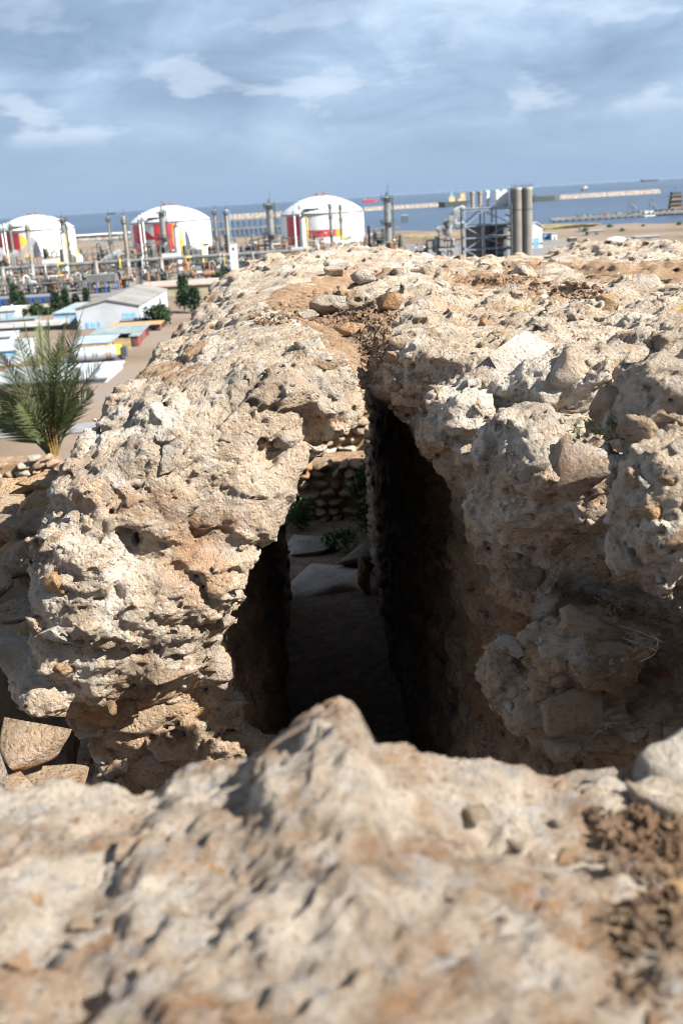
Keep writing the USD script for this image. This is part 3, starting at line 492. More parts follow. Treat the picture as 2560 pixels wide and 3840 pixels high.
for (px, py, yy_, r_, dep) in [(1830, 3110, 0.93, 0.028, 0.030), (1560, 3500, 0.74, 0.022, 0.012), (1720, 3650, 0.68, 0.012, 0.012), (1905, 3215, 0.88, 0.012, 0.02), (330, 3640, 0.69, 0.03, 0.02), (80, 3440, 0.77, 0.02, 0.02)]:
    c = at(px, py, yy_); dd = np.linalg.norm((fv - c)[:, :2], axis=1); fv[:, 2] -= dep * np.exp(-(dd / r_) ** 2)
prg = np.random.default_rng(77)
for _ in range(120):
    c = at(prg.uniform(-200, 2760), prg.uniform(2950, 3900), prg.uniform(0.6, 0.98)); r_ = prg.uniform(0.005, 0.017) * prg.uniform(0.5, 1); dd = np.linalg.norm((fv - c)[:, :2] * [1, 0.8], axis=1); fv[:, 2] -= np.where(fv[:, 1] < 1.02, 0.6 * r_ * np.exp(-(dd / r_) ** 4), 0)
fgw = thing('foreground_wall', 'blurred rough limestone wall top close to the viewer, below the passage', 'wall', (0, 0.6, 0))
fgc = fv[ff].mean(1); fe_ = [at(2430, 3170, 0.92), at(2460, 3600, 0.74), at(2560, 3700, 0.72)]; eb = (meshkit.fbm(fgc * [26, 26, 26], 3, 90) - 0.5) * 0.10
earthf = np.zeros(len(fgc), bool)
for c in fe_: earthf |= np.linalg.norm((fgc - c)[:, :2] * [1, 0.9], axis=1) < 0.055 + eb
earthf &= fgc[:, 1] < 1.03; fvn = vnormals(fv, ff)
for nm, sel, mt in (('wall_core', ~earthf, fg_rock), ('earth_fill', earthf, soil)):
    u, iv = np.unique(ff[sel], return_inverse=True); pm = usdkit.mesh(stage, numbered(str(fgw.GetPath()), nm), (fv[u] - [0, 0.6, 0], iv.reshape(-1, 3)), mt); pm.CreateNormalsAttr(Vt.Vec3fArray.FromNumpy(fvn[u].astype(np.float32))); pm.SetNormalsInterpolation('vertex')
fgtree = cKDTree(fv[(Tg.ravel() < 1.1)]); fgt = fv[(Tg.ravel() < 1.1)]
def fg_hit(px, py):
    d = ray(px, py); s = np.linspace(0.35, 1.3, 90); qq = CAM + d * (s / d[1])[:, None]; z = fgt[fgtree.query(qq * [1, 1, 0] + [0, 0, 2.93])[1], 2]
    i = np.argmax(qq[:, 2] < z)
    return (qq[i], np.array([0, 0, 1.0])) if qq[i, 2] < z[i] else None
def fg_stone(px, py, Y, size, mat, seed, label=None, rough=0.12):
    m = rock(seed, size, 9, rough, 2, rot=False); m.apply_translation(at(px, py, Y) - [0, 0.6, 0]); part(fgw, 'stone', m, mat, label, smooth=50)
fg_stone(2190, 2975, 1.22, (0.125, 0.1, 0.06), rock_grey, 520, 'grey slab at the right end of the foreground wall'); fg_stone(2520, 2880, 1.12, (0.1, 0.12, 0.09), rock_grey, 521, 'pale stone at the right edge of the foreground wall')
fg_stone(2380, 2960, 1.15, (0.06, 0.06, 0.05), rock_tan, 522); fg_stone(2480, 3010, 1.0, (0.06, 0.05, 0.04), rock_pale, 523); fg_stone(2350, 2990, 1.02, (0.04, 0.04, 0.03), rock_tan, 524)
fg_stone(1250, 3420, 0.78, (0.085, 0.06, 0.03), rock_pale, 525); fg_stone(2080, 3720, 0.69, (0.11, 0.08, 0.05), rock_tan, 526); fg_stone(2400, 3500, 0.76, (0.024, 0.022, 0.022), rock_grey, 527); fg_stone(1130, 3800, 0.66, (0.08, 0.06, 0.04), rock_tan, 528)
gravel('gravel', [([(2200, 3040), (2560, 3020), (2560, 3330), (2280, 3280)], 0.5), ([(2260, 3400), (2560, 3310), (2560, 3840), (2360, 3840), (2290, 3600)], 0.5)], 520, (0.002, 0.019), pebble_mat, 'blurred pebbles in the hollows of the foreground wall', surf=fg_hit)
for k in range(46):
    r = fg_hit(prg.uniform(-50, 2600), prg.uniform(3010, 3830))
    if r is None: continue
    w = prg.uniform(0.014, 0.045); m = rock(900 + k, (w, w * .8, w * .55), 9, .12, 1, rot=False); m.apply_translation(r[0] + [0, 0.006, -w * .10] - np.array([0, 0.6, 0])); part(fgw, 'stone', m, [fg_rock, rock_tan, rock_grey, fg_rock, rock_tan, rock_orange][k % 6], smooth=50)

# ------------------------------------------------------------------ the lower wall beside the vault on the left
side = thing('side_wall', 'collapsed wall of tan blocks beside the left flank of the vault, mostly in its shade', 'wall', (-1.7, 4.0, 0))
def side_stone(px, py, Y, size, mat, seed, label=None, rough=0.07, n=12, rz=0.0):
    m = T(rock(seed, size, n, rough, 2, rot=False), rz=rz); m.apply_translation(at(px, py, Y) - [-1.7, 4.0, 0]); part(side, 'stone', m, mat, label, smooth=50)
side_stone(20, 2500, 3.40, (0.36, 0.3, 0.20), rock_grey, 540, 'grey slab with a small green stain beside the base of the vault', rough=0.04, n=10); side_stone(130, 2770, 3.15, (0.24, 0.24, 0.185), rock_tan, 541, 'smooth beige boulder under the grey slab at the left', rough=0.03, n=10, rz=0.3)
side_stone(-30, 2850, 3.0, (0.14, 0.2, 0.26), rock_grey, 542, rough=0.03, n=10); side_stone(180, 2960, 3.15, (0.3, 0.24, 0.14), rock_tan, 543, rough=0.05); side_stone(30, 3020, 2.95, (0.3, 0.3, 0.2), rock_tan, 544)
k = 0
for (y0, Y, h) in [(2380, 3.75, 0.12), (2290, 3.85, 0.12), (2190, 3.95, 0.13), (2085, 4.1, 0.16), (1985, 4.35, 0.15), (1900, 4.6, 0.15), (1830, 4.9, 0.14)]:
    for x in (-150, 20, 170):
        k += 1; side_stone(x + rs.uniform(-40, 40), y0 + rs.uniform(-15, 15), Y + rs.uniform(-0.06, 0.06), (rs.uniform(0.24, 0.38), 0.3, h * rs.uniform(0.95, 1.25)), rs.choice([rock_orange, rock_tan, rock_orange, rock_tan]), 560 + k, rough=0.06, rz=rs.uniform(-.2, .2))
core = rock(599, (1.5, 2.9, 2.2), 30, 0.08, 4, rot=False); core.apply_translation((-0.42, 0.85, 0.85)); part(side, 'rubble_core', core, rock_tan, smooth=True)
def rubble_wall(name, label, x0, x1, y, ztop, zlow, thick, wr, hr, mats, seed, rz=0.0, loc=None, sub=1, group=None, jag=0.1, core_mat=None, face=1):
    """a wall of coursed field stones: each stone its own part on a mortar core"""
    rr = random.Random(seed); base = np.array(loc if loc is not None else ((x0 + x1) / 2, y, 0.0)); o = thing(name, label, 'wall', base, rz)
    L = x1 - x0; z = zlow; row = 0; k = 0
    part(o, 'mortar_core', bbox(-L / 2, L / 2, 0.05, thick, min(zlow, 0) - 0.4, ztop - hr[1] * 1.0 - jag * 0.5), core_mat or soil)
    while z < ztop:
        h = rr.uniform(*hr); x = -L / 2 - rr.uniform(0, wr[0])
        while x < L / 2:
            w = rr.uniform(*wr); top = z + h < ztop - jag * rr.random()
            if top:
                k += 1; m = rock(seed * 1000 + k, (w * 1.04, thick * 0.5 if face == 1 else thick * 1.05, h * rr.uniform(0.92, 1.1)), 14, 0.06, sub, rot=False); m = T(m, (x + w / 2, 0.06 + rr.uniform(-0.02, 0.02) if face == 1 else thick / 2, z + h / 2 + rr.uniform(-.01, .01)), rz=rr.uniform(-0.08, 0.08), ry=rr.uniform(-0.07, 0.07))
                part(o, 'stone', m, rr.choice(mats), smooth=45)
            x += w
        z += h * 0.97
    return o
rubble_wall('rubble_wall', 'orange rubble wall in the sun beyond the left flank of the vault', -5.1, -1.9, 8.6, 1.52, 0.55, 0.5, (0.08, 0.24), (0.07, 0.12), [rock_orange, rock_tan, rock_orange, rock_pale], 61, jag=0.2)
rubble_wall('rubble_wall', 'low coursed rubble wall at the foot of the palm', -7.2, -3.7, 13.2, 0.74, 0.0, 0.5, (0.10, 0.24), (0.08, 0.12), [rock_tan, rock_orange, rock_tan, rock_grey], 62, jag=0.25)

# ------------------------------------------------------------------ the yard seen through the passage
rubble_wall('yard_wall', 'coursed rubble wall closing the yard at the end of the passage', -1.3, 0.34, 11.5, 0.80, 0.0, 0.6, (0.10, 0.26), (0.075, 0.115), [rock_tan, rock_orange, rock_tan], 63, jag=0.03)
rubble_wall('yard_wall', 'higher pale wall set back above the coursed yard wall', -1.3, 0.5, 12.15, 1.75, 0.62, 0.6, (0.14, 0.34), (0.10, 0.16), [rock_pale, rock_tan, rock_tan], 64, jag=0.2)
rubble_wall('yard_wall', 'side wall of the yard, its end lit by the sun at the right of the opening', -0.85, 0.85, 0, 1.30, 0.0, 0.5, (0.12, 0.3), (0.09, 0.14), [rock_tan, rock_pale, rock_tan], 65, rz=-math.pi / 2, loc=(0.33, 10.55, 0), jag=0.15)
def slab(px, py, Y, size, mat, seed, label, rz=0.0, rx=0.0, ry=0.0, cat='stone slab'):
    p = ground(px, py, size[2] * 0.5); o = thing('stone_slab', label, cat, (p[0], p[1], -0.03)); part(o, 'slab', T(rock(seed, size, 11, 0.035, 2, rot=False), (0, 0, size[2] / 2), rz=rz, rx=rx, ry=ry), mat, smooth=45)
slab(1150, 2035, 11.4, (0.75, 0.5, 0.2), rock_grey, 580, 'flat grey slab below the shrub at the left of the yard'); slab(1320, 2095, 10.6, (0.62, 0.3, 0.26), rock_grey, 581, 'long grey block lying behind the upright slab in the yard', rz=0.35, ry=-0.2)
slab(1372, 2125, 9.75, (0.16, 0.3, 0.52), rock_orange, 582, 'upright reddish slab leaning at the right jamb of the passage', ry=0.12); slab(1200, 2170, 9.95, (0.95, 0.75, 0.16), rock_white, 583, 'worn pale threshold slab lit by the sun at the far end of the passage')
for i, (x, y, Y, s) in enumerate([(1240, 2140, 10.4, .09), (1290, 2150, 10.2, .12), (1330, 2170, 10.0, .1), (1150, 2300, 8.6, .05), (1350, 2260, 9.0, .05), (1180, 2250, 9.1, .04)]):
    p = ground(x, y, 0.02); o = thing('loose_stone', ['small stone left of the long grey block in the yard', 'middle small stone before the long grey block in the yard', 'small stone at the foot of the upright slab', 'tiny stone on the passage floor near the left jamb', 'tiny stone on the passage floor near the right jamb', 'tiny stone on the passage floor just before the threshold slab'][i], 'stone', (p[0], p[1], 0)); part(o, 'stone', T(rock(590 + i, (s, s, s * .7), 12, .07, 1, rot=False), (0, 0, s * .3)), rock_tan, smooth=45)

# ------------------------------------------------------------------ plants
def leaf_mat(name, c1, c2, trans=0.3):
    return M(name, {'g': ('geometry', {}), 'r': ('rgb_ramp', {'ramp': [(0, c1), (1, c2)]}), 'd': ('principled_bsdf', {'roughness': 0.55, 'specular_ior_level': 0.3}), 't': ('translucent_bsdf', {}), 'm': ('mix_closure', {'fac': trans})},
        [('g.random_per_island', 'r.fac'), ('r.color', 'd.base_color'), ('r.color', 't.color'), ('d.BSDF', 'm.closure1'), ('t.BSDF', 'm.closure2')], surface='m.closure')
leaf_green = leaf_mat('shrub_leaves', (0.035, 0.075, 0.015), (0.10, 0.15, 0.03)); leaf_grey = leaf_mat('grey_green_leaves', (0.10, 0.13, 0.07), (0.20, 0.22, 0.12)); palm_leaf = leaf_mat('palm_leaves', (0.095, 0.115, 0.05), (0.24, 0.25, 0.13), 0.25)
palm_dry = leaf_mat('palm_dry', (0.16, 0.12, 0.06), (0.26, 0.2, 0.1), 0.1); twig_mat = plain('dry_twigs', (0.30, 0.23, 0.16), 0.9, scale=40); bark = plain('bark', (0.14, 0.10, 0.07), 0.95, scale=18)
orange_mat = plain('palm_stalk', (0.35, 0.15, 0.03), 0.6, scale=20); cypress_leaf = leaf_mat('conifer_leaves', (0.012, 0.028, 0.010), (0.04, 0.07, 0.022), 0.1); pine_leaf = leaf_mat('broad_leaves', (0.02, 0.04, 0.014), (0.06, 0.09, 0.03), 0.15)
def leaves(pts, size, rng, up=0.3):
    n = len(pts); a = rng.normal(size=(n, 3)); a[:, 2] += up; a /= np.linalg.norm(a, axis=1, keepdims=True); b = np.cross(a, rng.normal(size=(n, 3))); b /= np.linalg.norm(b, axis=1, keepdims=True)
    s = (size * rng.uniform(0.6, 1.3, n))[:, None]; p = np.asarray(pts); v = np.stack([p, p + s * (a * 0.5 + b * 0.35), p + s * a, p + s * (a * 0.5 - b * 0.35)], 1).reshape(-1, 3)
    o = np.arange(n) * 4; return trimesh.Trimesh(v, np.vstack([np.stack([o, o + 1, o + 2], 1), np.stack([o, o + 2, o + 3], 1)]), process=False)
def bush(loc, size, n, leaf, mat, seed, label, cat='shrub', name='shrub'):
    rng = np.random.default_rng(seed); o = thing(name, label, cat, loc)
    for k in range(6):
        e = rng.normal(size=3) * np.array(size) * 0.35; e[2] = abs(e[2]) + size[2] * 0.4; part(o, 'stem', tube([(0, 0, 0), e * 0.5 + rng.normal(size=3) * 0.02 * size[2], e], [0.012 * size[2] * 1.5, 0.01 * size[2], 0.004 * size[2]], 5), twig_mat)
    c = rng.normal(size=(9, 3)) * 0.24 * np.array(size) + [0, 0, size[2] * 0.55]; p = c[rng.integers(0, 9, n)] + rng.normal(size=(n, 3)) * 0.10 * np.array(size); p[:, 2] = np.abs(p[:, 2])
    part(o, 'foliage', leaves(p, leaf, rng), mat, kind='stuff'); return o
b1 = ground(1130, 2000, 0); bush((b1[0], b1[1], 0.0), (0.42, 0.25, 0.42), 520, 0.045, leaf_green, 1, 'dark green weeds at the foot of the yard wall, left of the opening')
b2 = ground(1382, 2010, 0); bush((b2[0] - 0.03, b2[1], 0.0), (0.24, 0.25, 0.62), 620, 0.045, leaf_green, 2, 'tall green weeds in the right corner of the yard'); b3 = ground(1312, 2078, 0); bush((b3[0], b3[1], 0.0), (0.40, 0.25, 0.28), 420, 0.04, leaf_green, 3, 'low green weeds behind the long grey block in the yard')
cp = hit(2290, 1610); cp = cp[0] if cp else at(2290, 1610, 3.0)
o = thing('crevice_plant', 'small grey-green weed with dry stalks in the recess of the right shoulder', 'weed', cp + [0, -0.01, -0.015]); rng = np.random.default_rng(9)
for (dx, dz) in [(-0.10, 0.02), (-0.06, 0.03), (0.03, 0.05), (0.06, 0.03), (-0.02, 0.06), (-0.13, 0.07)]: part(o, 'stalk', tube([(0, 0, 0), (dx * .5, -0.02, dz * .8), (dx, -0.03, dz)], [0.0022, 0.0018, 0.001], 5), twig_mat)
for (dx, dz) in [(-.09, .02), (-.05, .025), (.04, .035), (.02, .02), (.06, .03), (0, .04)]: part(o, 'leaf', leaves(np.array([dx, -0.03, dz]) + rng.normal(size=(11, 3)) * 0.010, 0.021, rng), leaf_grey)
def twigs(px, py, n, spread, label, seed):
    r = hit(px, py); rng = np.random.default_rng(seed)
    if r is None: return
    o = thing('dry_twigs', label, 'twigs', r[0])
    for k in range(n):
        a = rng.normal(size=3) * spread * 0.5; a[2] *= 0.4; d = rng.normal(size=3) * spread; d[2] *= 0.5; off = r[1] * 0.018; part(o, 'twig', tube([a + off, a + d * .5 + off * 1.6 + rng.normal(size=3) * 0.006, a + d + off], [0.0018, 0.0018, 0.001], 4), twig_mat)
twigs(2300, 2240, 9, 0.05, 'dry rootlets on the rubble ledge of the right pier', 1); twigs(2430, 2420, 9, 0.06, 'dry roots hanging at the right wing above the red brick', 2); twigs(2210, 1600, 4, 0.06, 'bare dry twigs left of the weed in the recess', 3)
# palm
pb = at(190, 1690, 15.5); PALM = thing('palm_tree', 'young date palm with spiky grey-green fronds behind the left flank', 'palm tree', (pb[0], pb[1], pb[2] - 0.25)); rng = np.random.default_rng(21)
part(PALM, 'trunk', join(lathe([(0.13, -0.1), (0.17, 0.05), (0.12, 0.16), (0.06, 0.22)], 12)), bark)
fronds = [(185, 1195, 1.0), (90, 1215, 0.98), (255, 1215, 1.0), (310, 1200, 1.0), (60, 1265, 0.95), (310, 1300, 0.97), (-10, 1330, 0.95), (-60, 1415, 0.92), (-40, 1460, 0.9), (-40, 1500, 0.88), (-50, 1560, 0.85), (395, 1372, 0.85), (310, 1385, 0.93), (150, 1210, 0.97), (220, 1290, 0.95), (130, 1300, 0.94), (240, 1260, 1.0), (30, 1420, 0.9), (280, 1500, 0.9), (60, 1520, 0.86), (360, 1470, 0.8)]
for k, (px, py, _) in enumerate(fronds):
    Y = 15.5 + rng.uniform(-0.75, 0.75); tip = (at(px, py, Y) - np.array([pb[0], pb[1], pb[2] - 0.25])) * np.array([1.06, 1.0, 1.09]); root = np.array([0.05 * rng.normal(), 0.05 * rng.normal(), 0.17])
    side_ = np.array([tip[0], tip[1], 0]); hor = np.linalg.norm(side_); mid = root * 0.5 + tip * 0.5 + np.array([-side_[0] * 0.12, -side_[1] * 0.1, 0.10 * hor + 0.04])
    s = np.linspace(0, 1, 15)[:, None]; rib = (1 - s) ** 2 * root + 2 * s * (1 - s) * mid + s ** 2 * tip; L = np.linalg.norm(np.diff(rib, axis=0), axis=1).sum()
    fr = part(PALM, 'frond', tube(rib, np.linspace(0.020, 0.004, 15), 5), palm_leaf)
    vs, fs = [], []; tt = np.gradient(rib, axis=0); tt /= np.linalg.norm(tt, axis=1, keepdims=True); roll = rng.uniform(-0.9, 0.9)
    for i in range(54):
        u = 0.2 + 0.8 * i / 53; p = np.array([np.interp(u, s[:, 0], rib[:, c]) for c in range(3)]); t = np.array([np.interp(u, s[:, 0], tt[:, c]) for c in range(3)])
        a = np.cross(t, [0.2, 1, 0.1]); a /= np.linalg.norm(a); b = np.cross(t, a); a, b = a * math.cos(roll) + b * math.sin(roll), b * math.cos(roll) - a * math.sin(roll)
        ln = 0.42 * (math.sin(math.pi * min(1, 0.22 + u * 0.86)) ** 0.7) * rng.uniform(0.85, 1.1)
        for sg in (-1, 1):
            d = t * 0.74 + sg * a * 0.6 + b * (0.22 + 0.12 * rng.normal()); d /= np.linalg.norm(d); w = 0.012; wv = np.cross(d, b); wv /= np.linalg.norm(wv); o_ = len(vs) and sum(len(q) for q in vs)
            vs.append(np.array([p - wv * w * .5, p + wv * w * .5, p + d * ln * .5 + wv * w * .6 - [0, 0, .004], p + d * ln - [0, 0, .03 * ln], p + d * ln * .5 - wv * w * .6 - [0, 0, .004]])); fs.append(np.array([(0, 1, 2), (0, 2, 4), (4, 2, 3)]) + o_)
    part(fr, 'leaflet', trimesh.Trimesh(np.vstack(vs), np.vstack(fs), process=False), palm_dry if k in (12, 18) else palm_leaf, kind='stuff')
for k in range(4): part(PALM, 'fruit_stalk', tube([(0.05 + .03 * k, -0.12, 0.18), (0.03 + .04 * k, -0.16, 0.42), (0.02 + .05 * k, -0.17, 0.62 + .05 * k)], [0.007, 0.005, 0.003], 5), orange_mat)
# ------------------------------------------------------------------ ground, road and sea
PLAIN, SEA = -26.5, -30.0
def shore(x): return np.clip(1030 - 0.87 * x, 640, 1700)
def terrain(x, y):
    t = np.clip((y - 15.8 - 1.0 * np.sin(x * 0.21)) / 70, 0, 1); z = PLAIN * (1 - (1 - t) ** 1.7)
    z = z + 0.35 * (meshkit.fbm(np.stack([x * .05, y * .05, 0 * x], -1), 3, 4) - 0.5) * sstep(18, 40, y)
    return z - 5.5 * sstep(-35, 25, y - shore(x))
def spaced(lo, hi, d0, grow):
    a = [0.0]
    while a[-1] < hi: a.append(a[-1] + d0 * max(1, abs(a[-1]) / grow))
    b = [0.0]
    while b[-1] > lo: b.append(b[-1] - d0 * max(1, abs(b[-1]) / grow))
    return np.array(sorted(set(a + b)))
tx, ty = spaced(-3000, 3500, 1.6, 22), spaced(-60, 1750, 1.3, 24)
TX, TY = np.meshgrid(tx, ty, indexing='ij'); tz = terrain(TX.ravel(), TY.ravel()); n_ = len(ty)
ii, jj = np.meshgrid(np.arange(len(tx) - 1), np.arange(n_ - 1), indexing='ij'); o = (ii * n_ + jj).ravel()
earth = M('earth', {'g': ('geometry', {}), 'n': ('noise_texture', {'scale': 0.02, 'detail': 9.0, 'roughness': 0.6}), 'r': ('rgb_ramp', {'ramp': [(0.32, (0.10, 0.09, 0.055)), (0.44, (0.155, 0.118, 0.088)), (0.56, (0.185, 0.148, 0.118)), (0.7, (0.17, 0.155, 0.14))]}),
    'f': ('noise_texture', {'scale': 7.0, 'detail': 8.0, 'roughness': 0.7}), 'rf': ('rgb_ramp', {'ramp': [(0.3, (0.5, 0.45, 0.42)), (0.6, (1, 1, 1))]}), 'm': ('mix_color', {'blend_type': 'multiply', 'fac': 1.0}), 'b': ('bump', {'strength': 0.6, 'distance': 0.05}), 'p': ('principled_bsdf', {'roughness': 0.95, 'specular_ior_level': 0.1})},
    [('g.position', 'n.vector'), ('g.position', 'f.vector'), ('n.fac', 'r.fac'), ('f.fac', 'rf.fac'), ('r.color', 'm.a'), ('rf.color', 'm.b'), ('m.result', 'p.base_color'), ('f.fac', 'b.height'), ('b.normal', 'p.normal')])
solo('ground', trimesh.Trimesh(np.stack([TX.ravel(), TY.ravel(), tz], 1), np.vstack([np.stack([o, o + n_, o + n_ + 1], 1), np.stack([o, o + n_ + 1, o + 1], 1)]), process=False), earth, kind='structure', smooth=True)
# trodden earth of the passage and the yard
yx, yy2 = np.arange(-2.6, 1.3, 0.06), np.arange(1.0, 15.2, 0.06); YX, YY = np.meshgrid(yx, yy2, indexing='ij'); q = np.stack([YX.ravel(), YY.ravel(), 0 * YX.ravel()], 1); q[:, 2] = 0.012 + 0.035 * meshkit.fbm(q * 2.2, 4, 3); n_ = len(yy2)
ii, jj = np.meshgrid(np.arange(len(yx) - 1), np.arange(n_ - 1), indexing='ij'); o = (ii * n_ + jj).ravel()
trod = stone_mat('trodden_earth', (0.24, 0.18, 0.13), (0.185, 0.125, 0.085), (0.17, 0.10, 0.06), (0.10, 0.07, 0.05), (0.26, 0.22, 0.18), s=2.0)
solo('path', trimesh.Trimesh(q, np.vstack([np.stack([o, o + n_, o + n_ + 1], 1), np.stack([o, o + n_ + 1, o + 1], 1)]), process=False), trod, kind='structure', smooth=True)
sea_mat = M('sea', {'g': ('geometry', {}), 'mp': ('mapping', {'scale': (1.0, 0.45, 1.0)}), 'n': ('noise_texture', {'scale': 0.09, 'detail': 6.0, 'roughness': 0.62}), 'n2': ('noise_texture', {'scale': 0.0016, 'detail': 4.0}), 'r': ('rgb_ramp', {'ramp': [(0.35, (0.016, 0.030, 0.055)), (0.65, (0.028, 0.050, 0.085))]}),
    'b': ('bump', {'strength': 0.9, 'distance': 1.6}), 'p': ('principled_bsdf', {'roughness': 0.32, 'specular_ior_level': 0.4})}, [('g.position', 'mp.vector'), ('mp.vector', 'n.vector'), ('mp.vector', 'n2.vector'), ('n2.fac', 'r.fac'), ('r.color', 'p.base_color'), ('n.fac', 'b.height'), ('b.normal', 'p.normal')])
solo('sea', (np.array([(-60000, 500, SEA), (60000, 500, SEA), (60000, 90000, SEA), (-60000, 90000, SEA)], float), np.array([(0, 1, 2), (0, 2, 3)])), sea_mat, kind='structure')
asphalt = plain('asphalt', (0.17, 0.17, 0.18), 0.9, scale=0.5)
a_, b_ = ground(-250, 1650, PLAIN), ground(420, 1600, PLAIN)
solo('road', T(trimesh.creation.box((170, 6.5, 0.1)), (a_[0] * .5 + b_[0] * .5 , a_[1] * .5 + b_[1] * .5, PLAIN + 0.20), rz=math.atan2(b_[1] - a_[1], b_[0] - a_[0])), asphalt, kind='structure')
pad = plain('plant_hardstand', (0.15, 0.145, 0.14), 0.95, scale=.06, var=.25)
solo('plant_yard', bbox(-330, 130, 402, 640, PLAIN - .3, PLAIN + 0.35), pad, kind='structure')
# ------------------------------------------------------------------ the gas plant by the sea
white = plain('white_paint', (0.47, 0.49, 0.49), 0.45, var=0.06, scale=0.15, dirt=(0.40, 0.42, 0.41)); red = plain('red_paint', (0.42, 0.035, 0.045), 0.5, scale=0.2); yellow = plain('yellow_paint', (0.68, 0.50, 0.05), 0.5, scale=0.6)
orange_p = plain('orange_paint', (0.62, 0.22, 0.02), 0.5, scale=0.3); navy = plain('dark_paint', (0.05, 0.06, 0.08), 0.5, scale=0.3); steel = plain('grey_steel', (0.14, 0.145, 0.15), 0.55, 0.3, scale=0.5); dsteel = plain('dark_steel', (0.07, 0.085, 0.08), 0.6, 0.2, scale=0.5)
clad = plain('aluminium_cladding', (0.27, 0.27, 0.26), 0.38, 0.55, scale=0.35); rust = plain('rusty_steel', (0.24, 0.12, 0.065), 0.85, scale=0.7); concrete = plain('concrete', (0.25, 0.245, 0.235), 0.9, scale=0.25); tanconc = plain('tan_concrete', (0.235, 0.21, 0.18), 0.9, scale=0.15, var=0.2)
lblue = plain('light_blue_paint', (0.16, 0.36, 0.58), 0.55, scale=0.5); blue = plain('blue_paint', (0.03, 0.09, 0.30), 0.55, scale=0.5); bluegrey = plain('blue_grey_steel', (0.22, 0.255, 0.30), 0.55, 0.2, scale=0.5); pinkish = plain('terracotta_edge', (0.46, 0.27, 0.21), 0.8, scale=0.3)
pp = random.Random(3)
def X_at(px, py, Y): return at(px, py, Y)[0]
def Z_at(px, py, Y): return at(px, py, Y)[2]
def patch(R, a0, a1, zf, z0f, n, mat, o, name):
    """a painted panel lying on the curved wall: angles a0..a1 (from -y towards +x), heights between z0f(a) and zf(a)"""
    a = np.linspace(a0, a1, n); vs = []
    for r in (R + 0.06, R - 0.05):
        for q, h in ((a, z0f), (a, zf)): vs.append(np.stack([r * np.sin(q), -r * np.cos(q), np.array([h(t) for t in q])], 1))
    v = np.vstack(vs); f = []
    for i in range(n - 1): f += [(i, i + 1, n + i + 1), (i, n + i + 1, n + i), (n + i, n + i + 1, 3 * n + i + 1), (n + i, 3 * n + i + 1, 3 * n + i), (i + 1, i, 2 * n + i), (i + 1, 2 * n + i, 2 * n + i + 1)]
    part(o, name, trimesh.Trimesh(v, np.array(f), process=False), mat, smooth=30)
